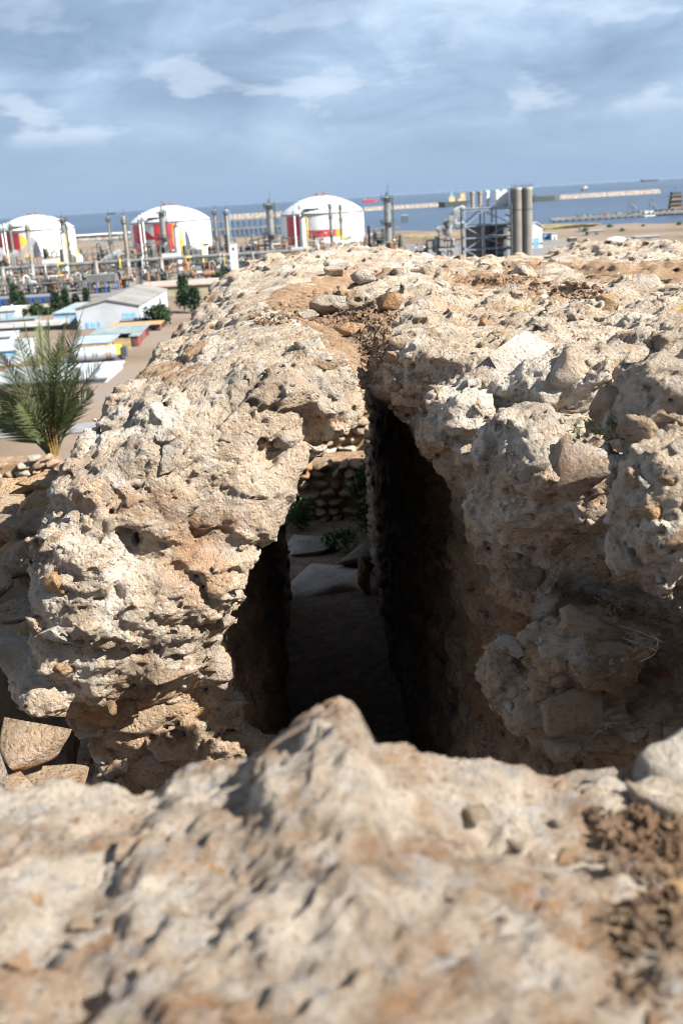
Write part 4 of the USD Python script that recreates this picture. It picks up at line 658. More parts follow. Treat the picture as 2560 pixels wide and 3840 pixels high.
def lng_tank(pxl, pxr, pyrim, pyapex, Y, label, murals):
    pxc = (pxl + pxr) / 2; R = (pxr - pxl) / 2 * Y * 1.02 / FPX; Yc = Y + R; c = at(pxc, pyrim, Y); zr = c[2]; za = Z_at(pxc, pyapex, Yc); X = c[0] * (Yc / Y) * 1.0
    X = at(pxc, pyrim, Yc)[0]; R = (at(pxr, pyrim, Yc)[0] - at(pxl, pyrim, Yc)[0]) / 2; zr = at(pxc, pyrim, Yc - R * 0.2)[2]
    o = thing('gas_tank', label, 'storage tank', (X, Yc, PLAIN), group=None); h, d = zr - PLAIN, za - zr
    part(o, 'wall', lathe([(R, 0), (R, h)], 72), white, smooth=30); Rs = (R * R + d * d) / (2 * d); aa = math.asin(R / Rs)
    part(o, 'dome', lathe([(Rs * math.sin(t), h + 0.02 + d - Rs + Rs * math.cos(t)) for t in np.linspace(aa, 0.001, 16)], 72), white, smooth=60)
    part(o, 'eave_ring', lathe([(R + 0.05, h - 1.0), (R + 0.5, h - 0.9), (R + 0.5, h - 0.3), (R + 0.05, h - 0.2)], 72), steel, smooth=30)
    rail = [];
    for k in range(72):
        t = k / 72 * 2 * np.pi; rail.append(bar((R * math.sin(t), -R * math.cos(t), h), (R * math.sin(t), -R * math.cos(t), h + 1.1), 0.1))
    part(o, 'railing', join(*rail, tube([(R * math.sin(t), -R * math.cos(t), h + 1.1) for t in np.linspace(0, 2 * np.pi, 73)], 0.06, 4)), steel)
    stair = [(R * 1.003 * math.sin(t), -R * 1.003 * math.cos(t), h * f + .2) for t, f in zip(np.linspace(0.55, 1.25, 16), np.linspace(0.0, 1.0, 16))]
    part(o, 'stairway', join(tube([(x * 1.012, y * 1.012, z) for x, y, z in stair], 0.45, 4), tube([(x * 1.03, y * 1.03, z + 1.1) for x, y, z in stair], 0.08, 4)), tanconc)
    arc = [(0, -Rs * math.sin(t) * 1.0, h + d - Rs + Rs * math.cos(t) + 0.25) for t in np.linspace(aa, -aa, 18)]
    for rot, nm in ((1.2, 'dome_rib_walkway'), (0.2, 'dome_rib_walkway')): part(o, nm, T(tube(arc, 0.28, 5), rz=rot), pinkish)
    for dx, hh in ((-3.6, 3.0), (-2.4, 2.0), (1.6, 3.4), (3.0, 2.2)): part(o, 'roof_nozzle', join(cyl(0.35, h + d - 0.3, h + d + hh, dx, 0, 8), box(1.5, 1.5, 0.25, (dx, 0, h + d + hh * .6))), rust)
    part(o, 'roof_platform', join(bbox(-R * .42, -R * .05, -R * .93, -R * .75, h + d * .26, h + d * .26 + .3), *[bar((x, -R * .93, h + d * .26), (x, -R * .93, h + d * .26 + 2.6), 0.14) for x in np.linspace(-R * .42, -R * .05, 12)], *[bar((x, -R * .93, h - 1), (x, -R * .93, h + d * .26), 0.2) for x in np.linspace(-R * .4, -R * .07, 4)]), steel)
    for kind, a0, a1, zlo, zhi, mt in murals:
        f0, f1 = zlo * h, zhi * h
        if kind == 'box': patch(R, a0, a1, lambda t: f1, lambda t: f0, 14, mt, o, 'painted_panel')
        if kind == 'tri': patch(R, a0, a1, lambda t: f0 + (f1 - f0) * (1 - (t - a0) / (a1 - a0)), lambda t: f0 - 0.1, 14, mt, o, 'painted_panel')
        if kind == 'arc': patch(R, a0, a1, lambda t: f0 + (f1 - f0) * math.sqrt(max(0.02, 1 - ((t - a0) / (a1 - a0)) ** 2)), lambda t: f0, 18, mt, o, 'painted_panel')
    return o
lng_tank(1052, 1362, 795, 733, 760, 'right white domed gas tank with two tall thin columns standing before it', [('box', -1.02, -0.50, 0.0, 0.93, red), ('box', -0.36, 0.30, 0.22, 0.46, red), ('box', 0.30, 0.42, 0.2, 0.47, orange_p), ('arc', 0.42, 0.56, 0.0, 0.33, yellow), ('box', -0.50, -0.40, 0.2, 0.93, orange_p)])
lng_tank(487, 787, 826, 770, 800, 'white domed gas tank in the middle, red and orange panels behind a double platform tower', [('box', -1.05, -0.60, 0.0, 0.92, red), ('tri', -0.60, -0.22, 0.42, 0.8, red), ('box', -0.28, 0.16, 0.0, 0.92, red), ('arc', 0.16, 0.40, 0.0, 0.93, orange_p), ('box', 0.395, 0.43, 0, 0.9, yellow), ('arc', 0.47, 0.60, 0.0, 0.66, navy)])
lng_tank(-12, 276, 858, 805, 835, 'white domed gas tank at the far left, its panels half hidden by steam', [('box', -1.0, -0.34, 0.22, 0.94, red), ('box', -0.34, -0.18, 0.22, 0.9, red), ('box', -0.30, -0.20, 0.2, 0.24, orange_p), ('box', -0.62, -0.48, 0.0, 0.35, yellow), ('arc', -0.16, 0.12, 0.0, 0.82, yellow), ('arc', 0.13, 0.32, 0.0, 0.72, navy)])
def platform(o, r, z, mat=dsteel, hand=1.2):
    part(o, 'platform', lathe([(r * .5, z - .25), (r, z - .25), (r, z), (r * .5, z)], 14), mat)
    part(o, 'guard_rail', join(*[bar((r * math.cos(t), r * math.sin(t), z), (r * math.cos(t), r * math.sin(t), z + hand), 0.12) for t in np.arange(10) * .628], tube([(r * math.cos(t), r * math.sin(t), z + hand) for t in np.linspace(0, 6.283, 15)], 0.08, 4)), mat)
def column(px, pym, pyt, wpx, Y, mat, label, heads=(), skirt=True, side_pipe=None, name='process_column', cat='column', group=None, ladder=True, taper=1.0):
    X = X_at(px, pym, Y); zt = Z_at(px, pyt, Y); r = wpx * Y / FPX / 2; h = zt - PLAIN; o = thing(name, label, cat, (X, Y, PLAIN), group=group)
    part(o, 'shell', lathe([(r, 0), (r, h * .55), (r * taper, h * .58), (r * taper, h - r * .5), (r * .6 * taper, h - r * .12), (r * .2, h)], 20), mat, smooth=40)
    part(o, 'skirt', lathe([(r * 1.08, 0), (r * 1.08, h * .12)], 20), concrete)
    for fz, fr in heads: platform(o, r * fr, h * fz)
    part(o, 'top_nozzle', join(cyl(r * .22, h - .1, h + r * 1.2, 0, 0, 8), cyl(0.1, h - .1, h + r * 3.2, r * .4, 0, 6)), dsteel)
    if ladder: part(o, 'ladder', join(bar((r * 1.25, -.35, 1), (r * 1.25, -.35, h), 0.1), bar((r * 1.25, .35, 1), (r * 1.25, .35, h), 0.1), *[bar((r * 1.25, -.35, z), (r * 1.25, .35, z), 0.08) for z in np.arange(1, h, 1.1)]), dsteel)
    if side_pipe: part(o, 'riser_pipe', tube([(r * 1.6, -r * .4, 0.5), (r * 1.6, -r * .4, h * .97), (r * .5, -r * .2, h * 1.0)], max(0.18, r * .22), 8), side_pipe)
    return o
YC = 545
column(41, 880, 838, 9, YC, clad, 'slim silvery column with one small platform before the far left tank', [(.93, 2.6)]); column(105, 885, 838, 13, YC, tanconc, 'thicker brownish column right of the slim silvery one at the far left', [(.9, 1.7)])
column(240, 890, 815, 15, YC - 30, clad, 'heavy column with a crowded dark platform on top before the right edge of the far left tank', [(.96, 2.6), (.93, 2.3), (.55, 1.8)], side_pipe=dsteel); column(251, 880, 838, 7, YC + 8, dsteel, 'thin dark riser column leaning on the heavy column at the far left', [(.6, 2.6)])
column(410, 870, 808, 10, YC, clad, 'left column of the lone pair standing before open sea', [(.92, 2.0), (.55, 2.0)], side_pipe=steel, taper=.9); column(468, 868, 808, 14, YC, tanconc, 'right, thicker column of the lone pair standing before open sea', [(.88, 1.6)], side_pipe=clad)
column(611, 860, 787, 22, YC - 25, clad, 'double platform tower with two wide dark galleries before the middle tank', [(.965, 1.9), (.93, 1.7), (.58, 2.4), (.555, 2.1)], side_pipe=dsteel)
column(809, 860, 784, 11, YC, clad, 'left column of the pair between the middle and right tanks', [(.93, 2.0), (.5, 1.7)], side_pipe=steel); column(852, 860, 784, 14, YC + 5, tanconc, 'right column of the pair between the middle and right tanks, with a light blue riser', [(.93, 1.7)], side_pipe=lblue)
column(1012, 820, 762, 26, YC - 25, clad, 'shiny tower with dark galleries left of the right tank', [(.975, 1.7), (.94, 1.6), (.52, 2.2), (.49, 1.9)], side_pipe=dsteel)
column(1240, 840, 761, 12, YC, clad, 'left, silvery column of the two before the right tank', [(.93, 1.8), (.75, 1.6), (.45, 1.9)], side_pipe=None); column(1278, 830, 763, 12, YC + 6, tanconc, 'right, brownish column of the two before the right tank', [(.92, 1.6), (.7, 1.5)])
column(1452, 800, 735, 26, YC - 25, clad, 'shiny tower with dark galleries right of the right tank against the water', [(.975, 1.8), (.94, 1.6), (.60, 2.1), (.57, 1.9)], side_pipe=dsteel)
for px, pym, pyt, w, lab in [(10, 900, 840, 5, 'left thin white vent pole at the left edge of the plant'), (22, 900, 836, 6, 'right thin white vent pole at the left edge of the plant'), (526, 870, 806, 6, 'left thin white vent pole before the red panel of the middle tank'), (537, 850, 798, 6, 'right thin white vent pole before the middle tank'), (1105, 850, 775, 7, 'left thin vent pole before the red panel of the right tank'), (1127, 850, 752, 5, 'tallest thin vent pole behind the white stack at the right tank')]:
    column(px, pym, pyt, w, YC - 10, white, lab, [(.88, 2.2)], name='vent_pole', cat='vent pole', ladder=False)
for px, pym, pyt, w, lab in [(239, 930, 872, 15, 'white stack with a yellow riser left in the plant, before the far left tank'), (663, 900, 847, 20, 'white stack with a yellow riser before the middle tank'), (1136, 870, 812, 21, 'white stack with a yellow riser before the right tank')]:
    column(px, pym, pyt, w, YC - 45, white, lab, [(1.005, 1.25)], side_pipe=yellow, name='white_stack', cat='stack', ladder=False)
def vessel(px, pyb, pyt, wpx, Y, label):
    X = X_at(px, pyb, Y); zb, zt = Z_at(px, pyb, Y), Z_at(px, pyt, Y); r = wpx * Y / FPX / 2; h = zt - zb; o = thing('dome_vessel', label, 'vessel', (X, Y, PLAIN)); b = zb - PLAIN
    part(o, 'shell', lathe([(r * .7, b), (r, b + h * .12), (r, b + h * .7), (r * .85, b + h * .88), (r * .45, b + h)], 20), white, smooth=40)
    for k in range(4): part(o, 'leg', bar((r * .8 * math.cos(k * 1.57 + .7), r * .8 * math.sin(k * 1.57 + .7), 0), (r * .8 * math.cos(k * 1.57 + .7), r * .8 * math.sin(k * 1.57 + .7), b + .5), 0.45), steel)
    part(o, 'relief_valve', join(cyl(.35, b + h - .2, b + h + 2.4, 0, 0, 8), cyl(.6, b + h + 1, b + h + 1.4, 0, 0, 8)), yellow); part(o, 'outlet_pipe', tube([(0, -r * 1.05, b + h * .9), (0, -r * 1.1, b + h * .2), (0, -r * 1.1, 0)], .3, 6), yellow)
vessel(293, 984, 952, 35, 500, 'white dome vessel on legs right of the far left tank'); vessel(762, 960, 926, 35, 500, 'white dome vessel with a yellow valve before the right side of the middle tank'); vessel(1284, 928, 902, 34, 500, 'white dome vessel just above the rock edge, before the right tank')
# raised pipe rack: one thing for each bay
def pipe_rack(px0, px1, pyL, pyR, Y, label, seed):
    rr = random.Random(seed); a, b = at(px0, pyL, Y), at(px1, pyR, Y); L = b[0] - a[0]; zt = (a[2] + b[2]) / 2 - PLAIN; o = thing('pipe_rack', label, 'pipe rack', (a[0], Y, PLAIN)); n = max(2, int(L / 7))
    for k in range(n + 1):
        x = L * k / n
        for y in (0, 6): part(o, 'post', bar((x, y, 0), (x, y, zt + .3), .38), dsteel if rr.random() < .6 else rust)
        part(o, 'cross_beam', bar((x, -.4, zt - .2), (x, 6.4, zt - .2), .35), dsteel); part(o, 'cross_beam', bar((x, -.4, zt - 2.6), (x, 6.4, zt - 2.6), .3), dsteel)
    for y in (0, 6): part(o, 'long_beam', bar((0, y, zt - 2.9), (L, y, zt - 2.9), .3), dsteel)
    part(o, 'main_pipe', tube([(0, 0.8, zt + .75), (L, .8, zt + .75)], .78, 12), clad, smooth=40)
    for i in range(7):
        y = 1.8 + .6 * i; r = rr.uniform(.14, .34); part(o, 'pipe', tube([(0, y, zt + r + .02), (L, y, zt + r + .02)], r, 7), rr.choice([clad, rust, dsteel, steel, white]))
    for i in range(8):
        y = .2 + .75 * i; r = rr.uniform(.12, .3); part(o, 'pipe', tube([(0, y, zt - 2.4 + r), (L, y, zt - 2.4 + r)], r, 7), rr.choice([rust, dsteel, steel, dsteel, rust]))
    for i in range(max(2, int(L / 9))):
        x = rr.uniform(1, L - 2); z1 = rr.uniform(1.5, 4.5); y = -.5 - rr.random(); part(o, 'drop_pipe', tube([(x, 1.2, zt + z1 * .5), (x, y, zt + z1 * .5), (x, y, .8), (x + 1.5, y, .8)], rr.uniform(.12, .24), 6), rr.choice([clad, rust, white, yellow, steel, rust]))
    return o
segs = [(-260, -20), (-20, 150), (150, 345), (345, 520), (520, 700), (700, 872), (872, 1010), (1010, 1180)]
names_ = ['outermost left bay of the raised pipe rack, cut by the picture edge', 'bay of the raised pipe rack before the far left tank', 'bay of the raised pipe rack below the white stack at the left', 'bay of the raised pipe rack below the lone pair of columns', 'bay of the raised pipe rack below the double platform tower', 'bay of the raised pipe rack left of the white slab pillar', 'bay of the raised pipe rack right of the white slab pillar', 'last bay of the raised pipe rack just above the rock edge']
for i, (x0, x1) in enumerate(segs): pipe_rack(x0, x1, 1014 - 0.0605 * x0 + 0, 1014 - 0.0605 * x1, 470, names_[i], 40 + i)
for i, (px, t, b) in enumerate([(11, 1003, 1056), (122, 995, 1050), (361, 981, 1040), (481, 976, 1031), (605, 970, 1028)]):
    Y = 445; X = X_at(px, (t + b) / 2, Y); h = Z_at(px, t, Y) - PLAIN; o = thing('concrete_pillar', 'pale round concrete pillar before the pipe rack, ' + ['first from the left edge', 'second from the left edge', 'below the yellow loop left of the middle', 'below the lone pair of columns', 'below the double platform tower'][i], 'pillar', (X, Y, PLAIN))
    part(o, 'shaft', cyl(.88, 0, h, n=16), concrete, smooth=40); part(o, 'cap', cyl(1.05, h, h + .3, n=16), concrete); part(o, 'strap', cyl(.93, h * .5, h * .5 + .2, n=16), steel)
def loop_pipe(px, pyt, pyb, wpx, Y, label):
    p = at(px, pyb, Y); h = Z_at(px, pyt, Y) - PLAIN; w = wpx * Y / FPX; zb = p[2] - PLAIN; o = thing('yellow_pipe', label, 'pipe', (p[0], Y, PLAIN)); part(o, 'pipe', tube([(w, 1, h), (.5, 0, h), (0, 0, h - .5), (0, 0, zb + .5), (.5, 0, zb), (w * .7, .5, zb)], .28, 7), yellow, smooth=40)
    part(o, 'support', bar((0, .3, 0), (0, .3, zb), .25), dsteel); part(o, 'flange', cyl(.5, h * .55, h * .55 + .2, n=10), yellow)
loop_pipe(221, 987, 1033, 22, 452, 'yellow loop pipe hanging from the rack at the left'); loop_pipe(700, 964, 1012, 20, 452, 'yellow loop pipe hanging from the rack right of the middle')
# process units: steel frames crowded with vessels and pipes
def unit(px, pyt, wpx, Y, seed, label, pal=None, dens=1.0):
    rr = random.Random(seed); X = X_at(px, pyt + 40, Y); h = Z_at(px, pyt, Y) - PLAIN; w = wpx * Y / FPX; d = min(w, 12); o = thing('process_unit', label, 'process unit', (X, Y, PLAIN)); pal = pal or [steel, dsteel, dsteel, clad, rust, dsteel, white]
    nb = max(2, int(w / 5)); lv = max(2, int(h / 4.5))
    for i in range(nb + 1):
        for y in (-d / 2, d / 2): part(o, 'post', bar((-w / 2 + w * i / nb, y, 0), (-w / 2 + w * i / nb, y, h * rr.uniform(.7, .95)), .3), rr.choice([dsteel, steel, rust]))
    for j in range(1, lv): part(o, 'deck', bbox(-w / 2, w / 2 * rr.uniform(.3, 1), -d / 2, d / 2, h * j / lv * .9, h * j / lv * .9 + .18), dsteel); part(o, 'guard_rail', join(*[bar((x, -d / 2, h * j / lv * .9), (x, -d / 2, h * j / lv * .9 + 1.2), .1) for x in np.linspace(-w / 2, w / 2, 8)], bar((-w / 2, -d / 2, h * j / lv * .9 + 1.2), (w / 2, -d / 2, h * j / lv * .9 + 1.2), .1)), dsteel)
    for i in range(int((3 + w / 4) * dens)):
        x, y, r = rr.uniform(-w / 2, w / 2), rr.uniform(-d / 2, d / 2), rr.uniform(.5, 1.3); z0 = rr.choice([0, h * .3, h * .45]); hh = rr.uniform(.25, .55) * h
        if rr.random() < .6: part(o, 'drum', lathe([(r * .5, z0), (r, z0 + r * .5), (r, z0 + hh), (r * .4, z0 + hh + r * .5)], 14), rr.choice(pal), smooth=40)
        else: part(o, 'drum', T(lathe([(r * .5, -r * 2), (r, -r * 1.6), (r, r * 1.6), (r * .5, r * 2)], 14), (x, y, z0 + r + .3), ry=math.pi / 2), rr.choice(pal), smooth=40); continue
        o.GetStage().GetPrimAtPath(o.GetPath()); mprim = o.GetChildren()[-1]; UsdGeom.Xformable(mprim).AddTranslateOp().Set(Gf.Vec3d(x, y, 0))
    for i in range(int((6 + w / 2) * dens)):
        x, y = rr.uniform(-w / 2, w / 2), rr.uniform(-d / 2 - .6, d / 2); z1, z2 = sorted((rr.uniform(0.2, h * .9), rr.uniform(.2, h * .9))); x2 = min(w / 2, x + rr.uniform(1, 5)); r = rr.uniform(.13, .42)
        kind = rr.random()
        if kind < .45: pts = [(x, y, z1), (x, y, z2), (x + r * 1.5, y, z2 + r * 1.5), (x2, y, z2 + r * 1.5)]
        elif kind < .7: pts = [(x, y, z1), (x, y, z2)] + [(x + 1.1 * (1 - math.cos(t)), y, z2 + 1.1 * math.sin(t)) for t in np.linspace(.3, 3.14, 7)] + [(x + 2.2, y, z1)]
        else: pts = [(x, y, z2), (x2, y, z2)]
        part(o, 'pipe', tube(pts, r, 6), rr.choice(pal), smooth=40)
    return o
U = [(5, 955, 60, 520, 'grey units in the steam at the left edge'), (75, 955, 60, 520, 'unit in the steam before the yellow panel of the far left tank'), (185, 900, 60, 530, 'dark piping unit before the bare wall of the far left tank'), (330, 950, 90, 530, 'dark unit right of the far left tank, left of the lone pair'), (430, 945, 80, 530, 'unit at the foot of the lone pair of columns'), (550, 895, 80, 520, 'tangled piping before the red panel of the middle tank'), (640, 915, 60, 515, 'piping at the foot of the double platform tower'), (725, 920, 70, 520, 'dark unit before the bare wall of the middle tank'), (800, 925, 50, 530, 'unit under the pair between the middle and right tanks'), (965, 862, 90, 525, 'dark unit at the foot of the shiny tower, left of the right tank'), (1040, 890, 60, 515, 'looped pipes between the shiny tower and the right tank'), (1200, 885, 90, 515, 'arched brown pipes before the low red panel of the right tank'), (1400, 845, 70, 525, 'dark unit at the right edge of the right tank'), (1470, 878, 70, 515, 'looped pipes at the foot of the right-hand tower'), (900, 950, 70, 490, 'low unit right of the white slab pillar'), (1560, 905, 80, 500, 'low blue-grey unit right of the right-hand tower'), (1660, 870, 130, 500, 'grey piping heap under the steam, left of the steel frame')]
UB = [(130, 'right of the steam at the left'), (270, 'behind the white dome vessel at the left'), (380, 'between the far left tank and the lone pair'), (450, 'behind the lone pair of columns'), (520, 'left of the middle tank foot'), (600, 'before the middle tank foot'), (690, 'behind the white stack of the middle tank'), (770, 'behind the middle dome vessel'), (840, 'behind the white slab pillar'), (930, 'left of the shiny tower'), (1080, 'before the red panel of the right tank'), (1170, 'beside the white stack of the right tank'), (1330, 'at the right foot of the right tank'), (1430, 'behind the right-hand tower'), (20, 'at the left edge behind the vent poles')]
for i, (px, lab) in enumerate(UB): unit(px, 1000 - .0605 * px - 42 - 14 * (i % 3), 84, 575, 170 + i, 'rear row of dark piping ' + lab, None, 1.3)
for i, (px, t, w, Y, lab) in enumerate(U): unit(px, t, w, Y, 70 + i, lab, [rust, rust, dsteel, clad] if 'brown' in lab else ([bluegrey, steel, bluegrey, clad] if 'blue-grey' in lab or 'heap' in lab else None))
for i in range(13):
    px = -20 + 72 * i; unit(px, 1030 - .0605 * px - 4, 62, 436, 120 + i, 'row of pumps and rusty supports under the rack, ' + ['at the left picture edge', 'below the first pillar', 'right of the second pillar', 'below the white stack', 'below the white dome vessel', 'at the third pillar', 'left of the fourth pillar', 'right of the fourth pillar', 'at the fifth pillar', 'left of the right yellow loop', 'right of the right yellow loop', 'below the low white tank', 'by the white slab pillar'][i], [rust, tanconc, dsteel, steel, white, dsteel, rust], 1.1)
# low walls, pillar, white boxes
def lowwall(px0, px1, t, b, label, mat=concrete, name='concrete_wall', n=9):
    p0, p1 = ground(px0, b, PLAIN), ground(px1, b - .0605 * (px1 - px0), PLAIN); Y = (p0[1] + p1[1]) / 2; h = (b - t) * Y / FPX; L = p1[0] - p0[0]; o = thing(name, label, 'wall', (p0[0], Y, PLAIN))
    for k in range(n): part(o, 'panel', bbox(L * k / n + .04, L * (k + 1) / n - .04, 0, .3, 0, h - .02 * (k % 2)), mat)
    for k in range(n + 1): part(o, 'post', bbox(L * k / n - .2, L * k / n + .2, -.08, .38, 0, h + .15), mat)
    part(o, 'fence_wire', join(*[bar((L * k / (3 * n), .15, h), (L * k / (3 * n), .15, h + 1.4), .06) for k in range(3 * n + 1)]), steel)
lowwall(-60, 320, 1064, 1100, 'long pale concrete wall at the left, behind the conifers', n=12); lowwall(455, 840, 1041, 1077, 'long pale concrete wall behind the khaki building', n=12)
p = ground(385, 1100, PLAIN); o = thing('canopy_shed', 'grey canopy shed between the two concrete walls', 'shed', (p[0], p[1] , PLAIN)); part(o, 'roof', bbox(-5, 6, -3, 3, 4.6, 7.2), steel); [part(o, 'post', bbox(x, x + .3, y, y + .3, 0, 4.6), blue) for x in (-5, -1.5, 2, 5.6) for y in (-3, 2.7)]; part(o, 'machine', bbox(-3, 3, -1.5, 1.5, 0, 2.2), navy)
p = at(880, 1000, 430); o = thing('white_pillar', 'white slab pillar with a small dark emblem patch rising behind the rock edge', 'pillar', (p[0], 430, PLAIN)); h = Z_at(878, 915, 430) - PLAIN; part(o, 'slab', bbox(-1.45, 1.45, -.8, .8, 0, h), white); part(o, 'cap', bbox(-1.55, 1.55, -.9, .9, h, h + .25), white); part(o, 'emblem', bbox(-.35, .5, -.86, -.805, h - 2.3, h - 1.2), navy)
def boxes(px, pyt, wpx, hpx, Y, label, name='white_cabin', mat=white):
    p = at(px, pyt + hpx, Y); w, h = wpx * Y / FPX, hpx * Y / FPX; o = thing(name, label, 'cabin', (p[0], Y, PLAIN)); b = p[2] - PLAIN
    part(o, 'body', bbox(-w / 2, w / 2, 0, 2.5, b, b + h), mat); part(o, 'roof', bbox(-w / 2 - .1, w / 2 + .1, -.1, 2.6, b + h, b + h + .15), mat); [part(o, 'leg', bar((x, 1, 0), (x, 1, b), .3), dsteel) for x in (-w / 2 + .3, 0, w / 2 - .3)]
boxes(189, 973, 60, 14, 490, 'white cabin on legs above the rack, left'); boxes(642, 951, 66, 15, 490, 'white cabin on legs above the rack, in the middle'); boxes(1130, 928, 72, 11, 490, 'white cabin just above the rock edge before the right tank')
def drum_tank(px, pyc, wpx, hpx, Y, label, mat=white, zbase=PLAIN, name='horizontal_tank', rz=0.0):
    c = at(px, pyc, Y); r = hpx * Y / FPX / 2; L = wpx * Y / FPX; o = thing(name, label, 'tank', (c[0], Y, zbase), rz); z = c[2] - zbase
    part(o, 'shell', T(lathe([(r * .3, -L / 2), (r * .8, -L / 2 + r * .25), (r, -L / 2 + r * .7), (r, L / 2 - r * .7), (r * .8, L / 2 - r * .25), (r * .3, L / 2)], 20), (0, 0, z), ry=math.pi / 2), mat, smooth=40)
    for x in (-L * .3, L * .3): part(o, 'saddle', bbox(x - .25, x + .25, -r * .8, r * .8, 0, max(.2, z - r * .5)), concrete)
    part(o, 'manhole', cyl(.4, z + r - .1, z + r + .4, 0, 0, 10), mat); return o
drum_tank(832, 1004, 44, 14, 440, 'white horizontal tank under the rack left of the white slab pillar')
# steel frame, silos and gabled hall on the right
Y = 480; x0, x1 = X_at(1742, 860, Y), X_at(1915, 860, Y); zt = Z_at(1830, 778, Y) - PLAIN; w = x1 - x0; o = thing('steel_frame', 'tall blue-grey braced steel frame with vents on its roof, left of the silos', 'frame tower', (x0, Y, PLAIN)); lv = [0, zt * .22, zt * .44, zt * .67, zt * .97]; cols = [0, w * .42, w * .68, w]
for y in (0, 12):
    for x in cols: part(o, 'post', bar((x, y, 0), (x, y, zt), .6), bluegrey)
    for z in lv[1:]: part(o, 'beam', bar((0, y, z), (w, y, z), .5), bluegrey)
    for i in range(4): part(o, 'brace', bar((cols[0], y, lv[i] if i % 2 else lv[i + 1]), (cols[1], y, lv[i + 1] if i % 2 else lv[i]), .4), bluegrey); part(o, 'brace', bar((cols[1], y, lv[i + 1] if i % 2 else lv[i]), (cols[3], y, lv[i] if i % 2 else lv[i + 1]), .32), bluegrey)
for x in cols:
    for z in lv[1:]: part(o, 'beam', bar((x, 0, z), (x, 12, z), .4), bluegrey)
for i, z in enumerate(lv[1:4]): part(o, 'deck', bbox(0.3, w - .3, .4, 11.6, z - .15, z + .15), dsteel); part(o, 'cladding_panel', bbox(.8, cols[1] - .5, 3, 8, z - zt * .2, z - .3), tanconc); part(o, 'cladding_panel', bbox(cols[1] + .4, w - .6, 7.5, 8, z - zt * .2, z - .3), steel); part(o, 'vessel', T(cyl(1.3, 0, zt * .17, n=16), (cols[1] + 2.2, 4, z - zt * .2)), dsteel, smooth=40); part(o, 'vessel', T(cyl(1.6, 0, zt * .18, n=16), (cols[2] + 2.5, 5, z - zt * .2)), rust if i == 1 else steel, smooth=40); part(o, 'pipe', tube([(w + .6, 2, z - 5), (w + .6, 2, z + 3), (w - 2, 2, z + 4)], .35, 7), steel)
part(o, 'roof_deck', bbox(-.5, w + .5, -.5, 12.5, zt, zt + .4), bluegrey)
for k, x in enumerate(np.linspace(w * .25, w * .95, 5)): part(o, 'roof_vent', T(lathe([(.9, 0), (.9, 5.5), (1.1, 5.6), (1.1, 6.6), (.5, 6.8)], 12), (x - 1, 3 + 2 * (k % 3), zt + .4)), white if k > 1 else tanconc)
part(o, 'roof_house', bbox(w * .7, w * .97, 1, 8, zt + .4, zt + 6.5), white); part(o, 'guard_rail', join(*[bar((x, -.4, zt + .4), (x, -.4, zt + 1.7), .1) for x in np.linspace(0, w, 16)], bar((0, -.4, zt + 1.7), (w, -.4, zt + 1.7), .1)), bluegrey)
siloc = plain('silo_concrete', (0.17, 0.16, 0.14), .9, scale=.2, var=.3)
Y = 474; o = thing('silo_block', 'cluster of tall beige concrete silos beside the steel frame', 'silo', (X_at(1957, 820, Y), Y, PLAIN)); zt = Z_at(1957, 706, Y) - PLAIN; r = 18.5 * Y / FPX
for sx, sy in ((-1, 0), (1, 0), (-1, 2), (1, 2)): part(o, 'silo', T(lathe([(r * .99, 0), (r * .99, zt)], 24), (sx * r, sy * r, 0)), siloc, smooth=40); part(o, 'silo_cap', T(lathe([(r * 1.04, zt - .5), (r * 1.04, zt + .5)], 24), (sx * r, sy * r, 0)), concrete); part(o, 'band', T(lathe([(r * 1.03, zt * .70), (r * 1.03, zt * .70 + .5)], 24), (sx * r, sy * r, 0)), dsteel)
part(o, 'gantry', join(bbox(-2 * r, 2 * r, -.6, .6, zt + 1.0, zt + 1.3), *[bar((x, -.6, zt + .4), (x, -.6, zt + 2.3), .12) for x in np.linspace(-2 * r, 2 * r, 9)]), dsteel); part(o, 'riser_pipe', tube([(-2.15 * r, -1, 0), (-2.15 * r, -1, zt * .8), (-1.5 * r, -1, zt * .95)], .35, 8), steel)
def gable(L, d, h, rise, over=.4):
    poly = [(-over, h - .05), (L / 2, h + rise), (L + over, h - .05), (L + over, h + .3), (L / 2, h + rise + .35), (-over, h + .3)]
    m = trimesh.creation.extrude_polygon(Polygon(poly), d + 2 * over); v = m.vertices.copy(); m.vertices = np.stack([v[:, 0], d + over - v[:, 2], v[:, 1]], 1); m.invert(); trimesh.repair.fix_normals(m); return m
def gwall(L, d, h, rise):
    m = trimesh.creation.extrude_polygon(Polygon([(0, 0), (L, 0), (L, h), (L / 2, h + rise), (0, h)]), d); v = m.vertices.copy(); m.vertices = np.stack([v[:, 0], d - v[:, 2], v[:, 1]], 1); trimesh.repair.fix_normals(m); return m
p = ground(1988, 934, PLAIN); Y = p[1]; L = 44 * Y / FPX; o = thing('gabled_hall', 'white gabled hall just right of the silos', 'hall', (p[0], Y, PLAIN)); h = Z_at(2010, 850, Y) - PLAIN; part(o, 'wall', gwall(L, 14, h, 2.2), white); part(o, 'roof', gable(L, 14, h + .02, 2.2), white); part(o, 'door', bbox(L * .3, L * .7, -.08, .02, 0, h * .5), lblue); part(o, 'band', bbox(-.05, L + .05, -.06, .0, h * .2, h * .28), steel)
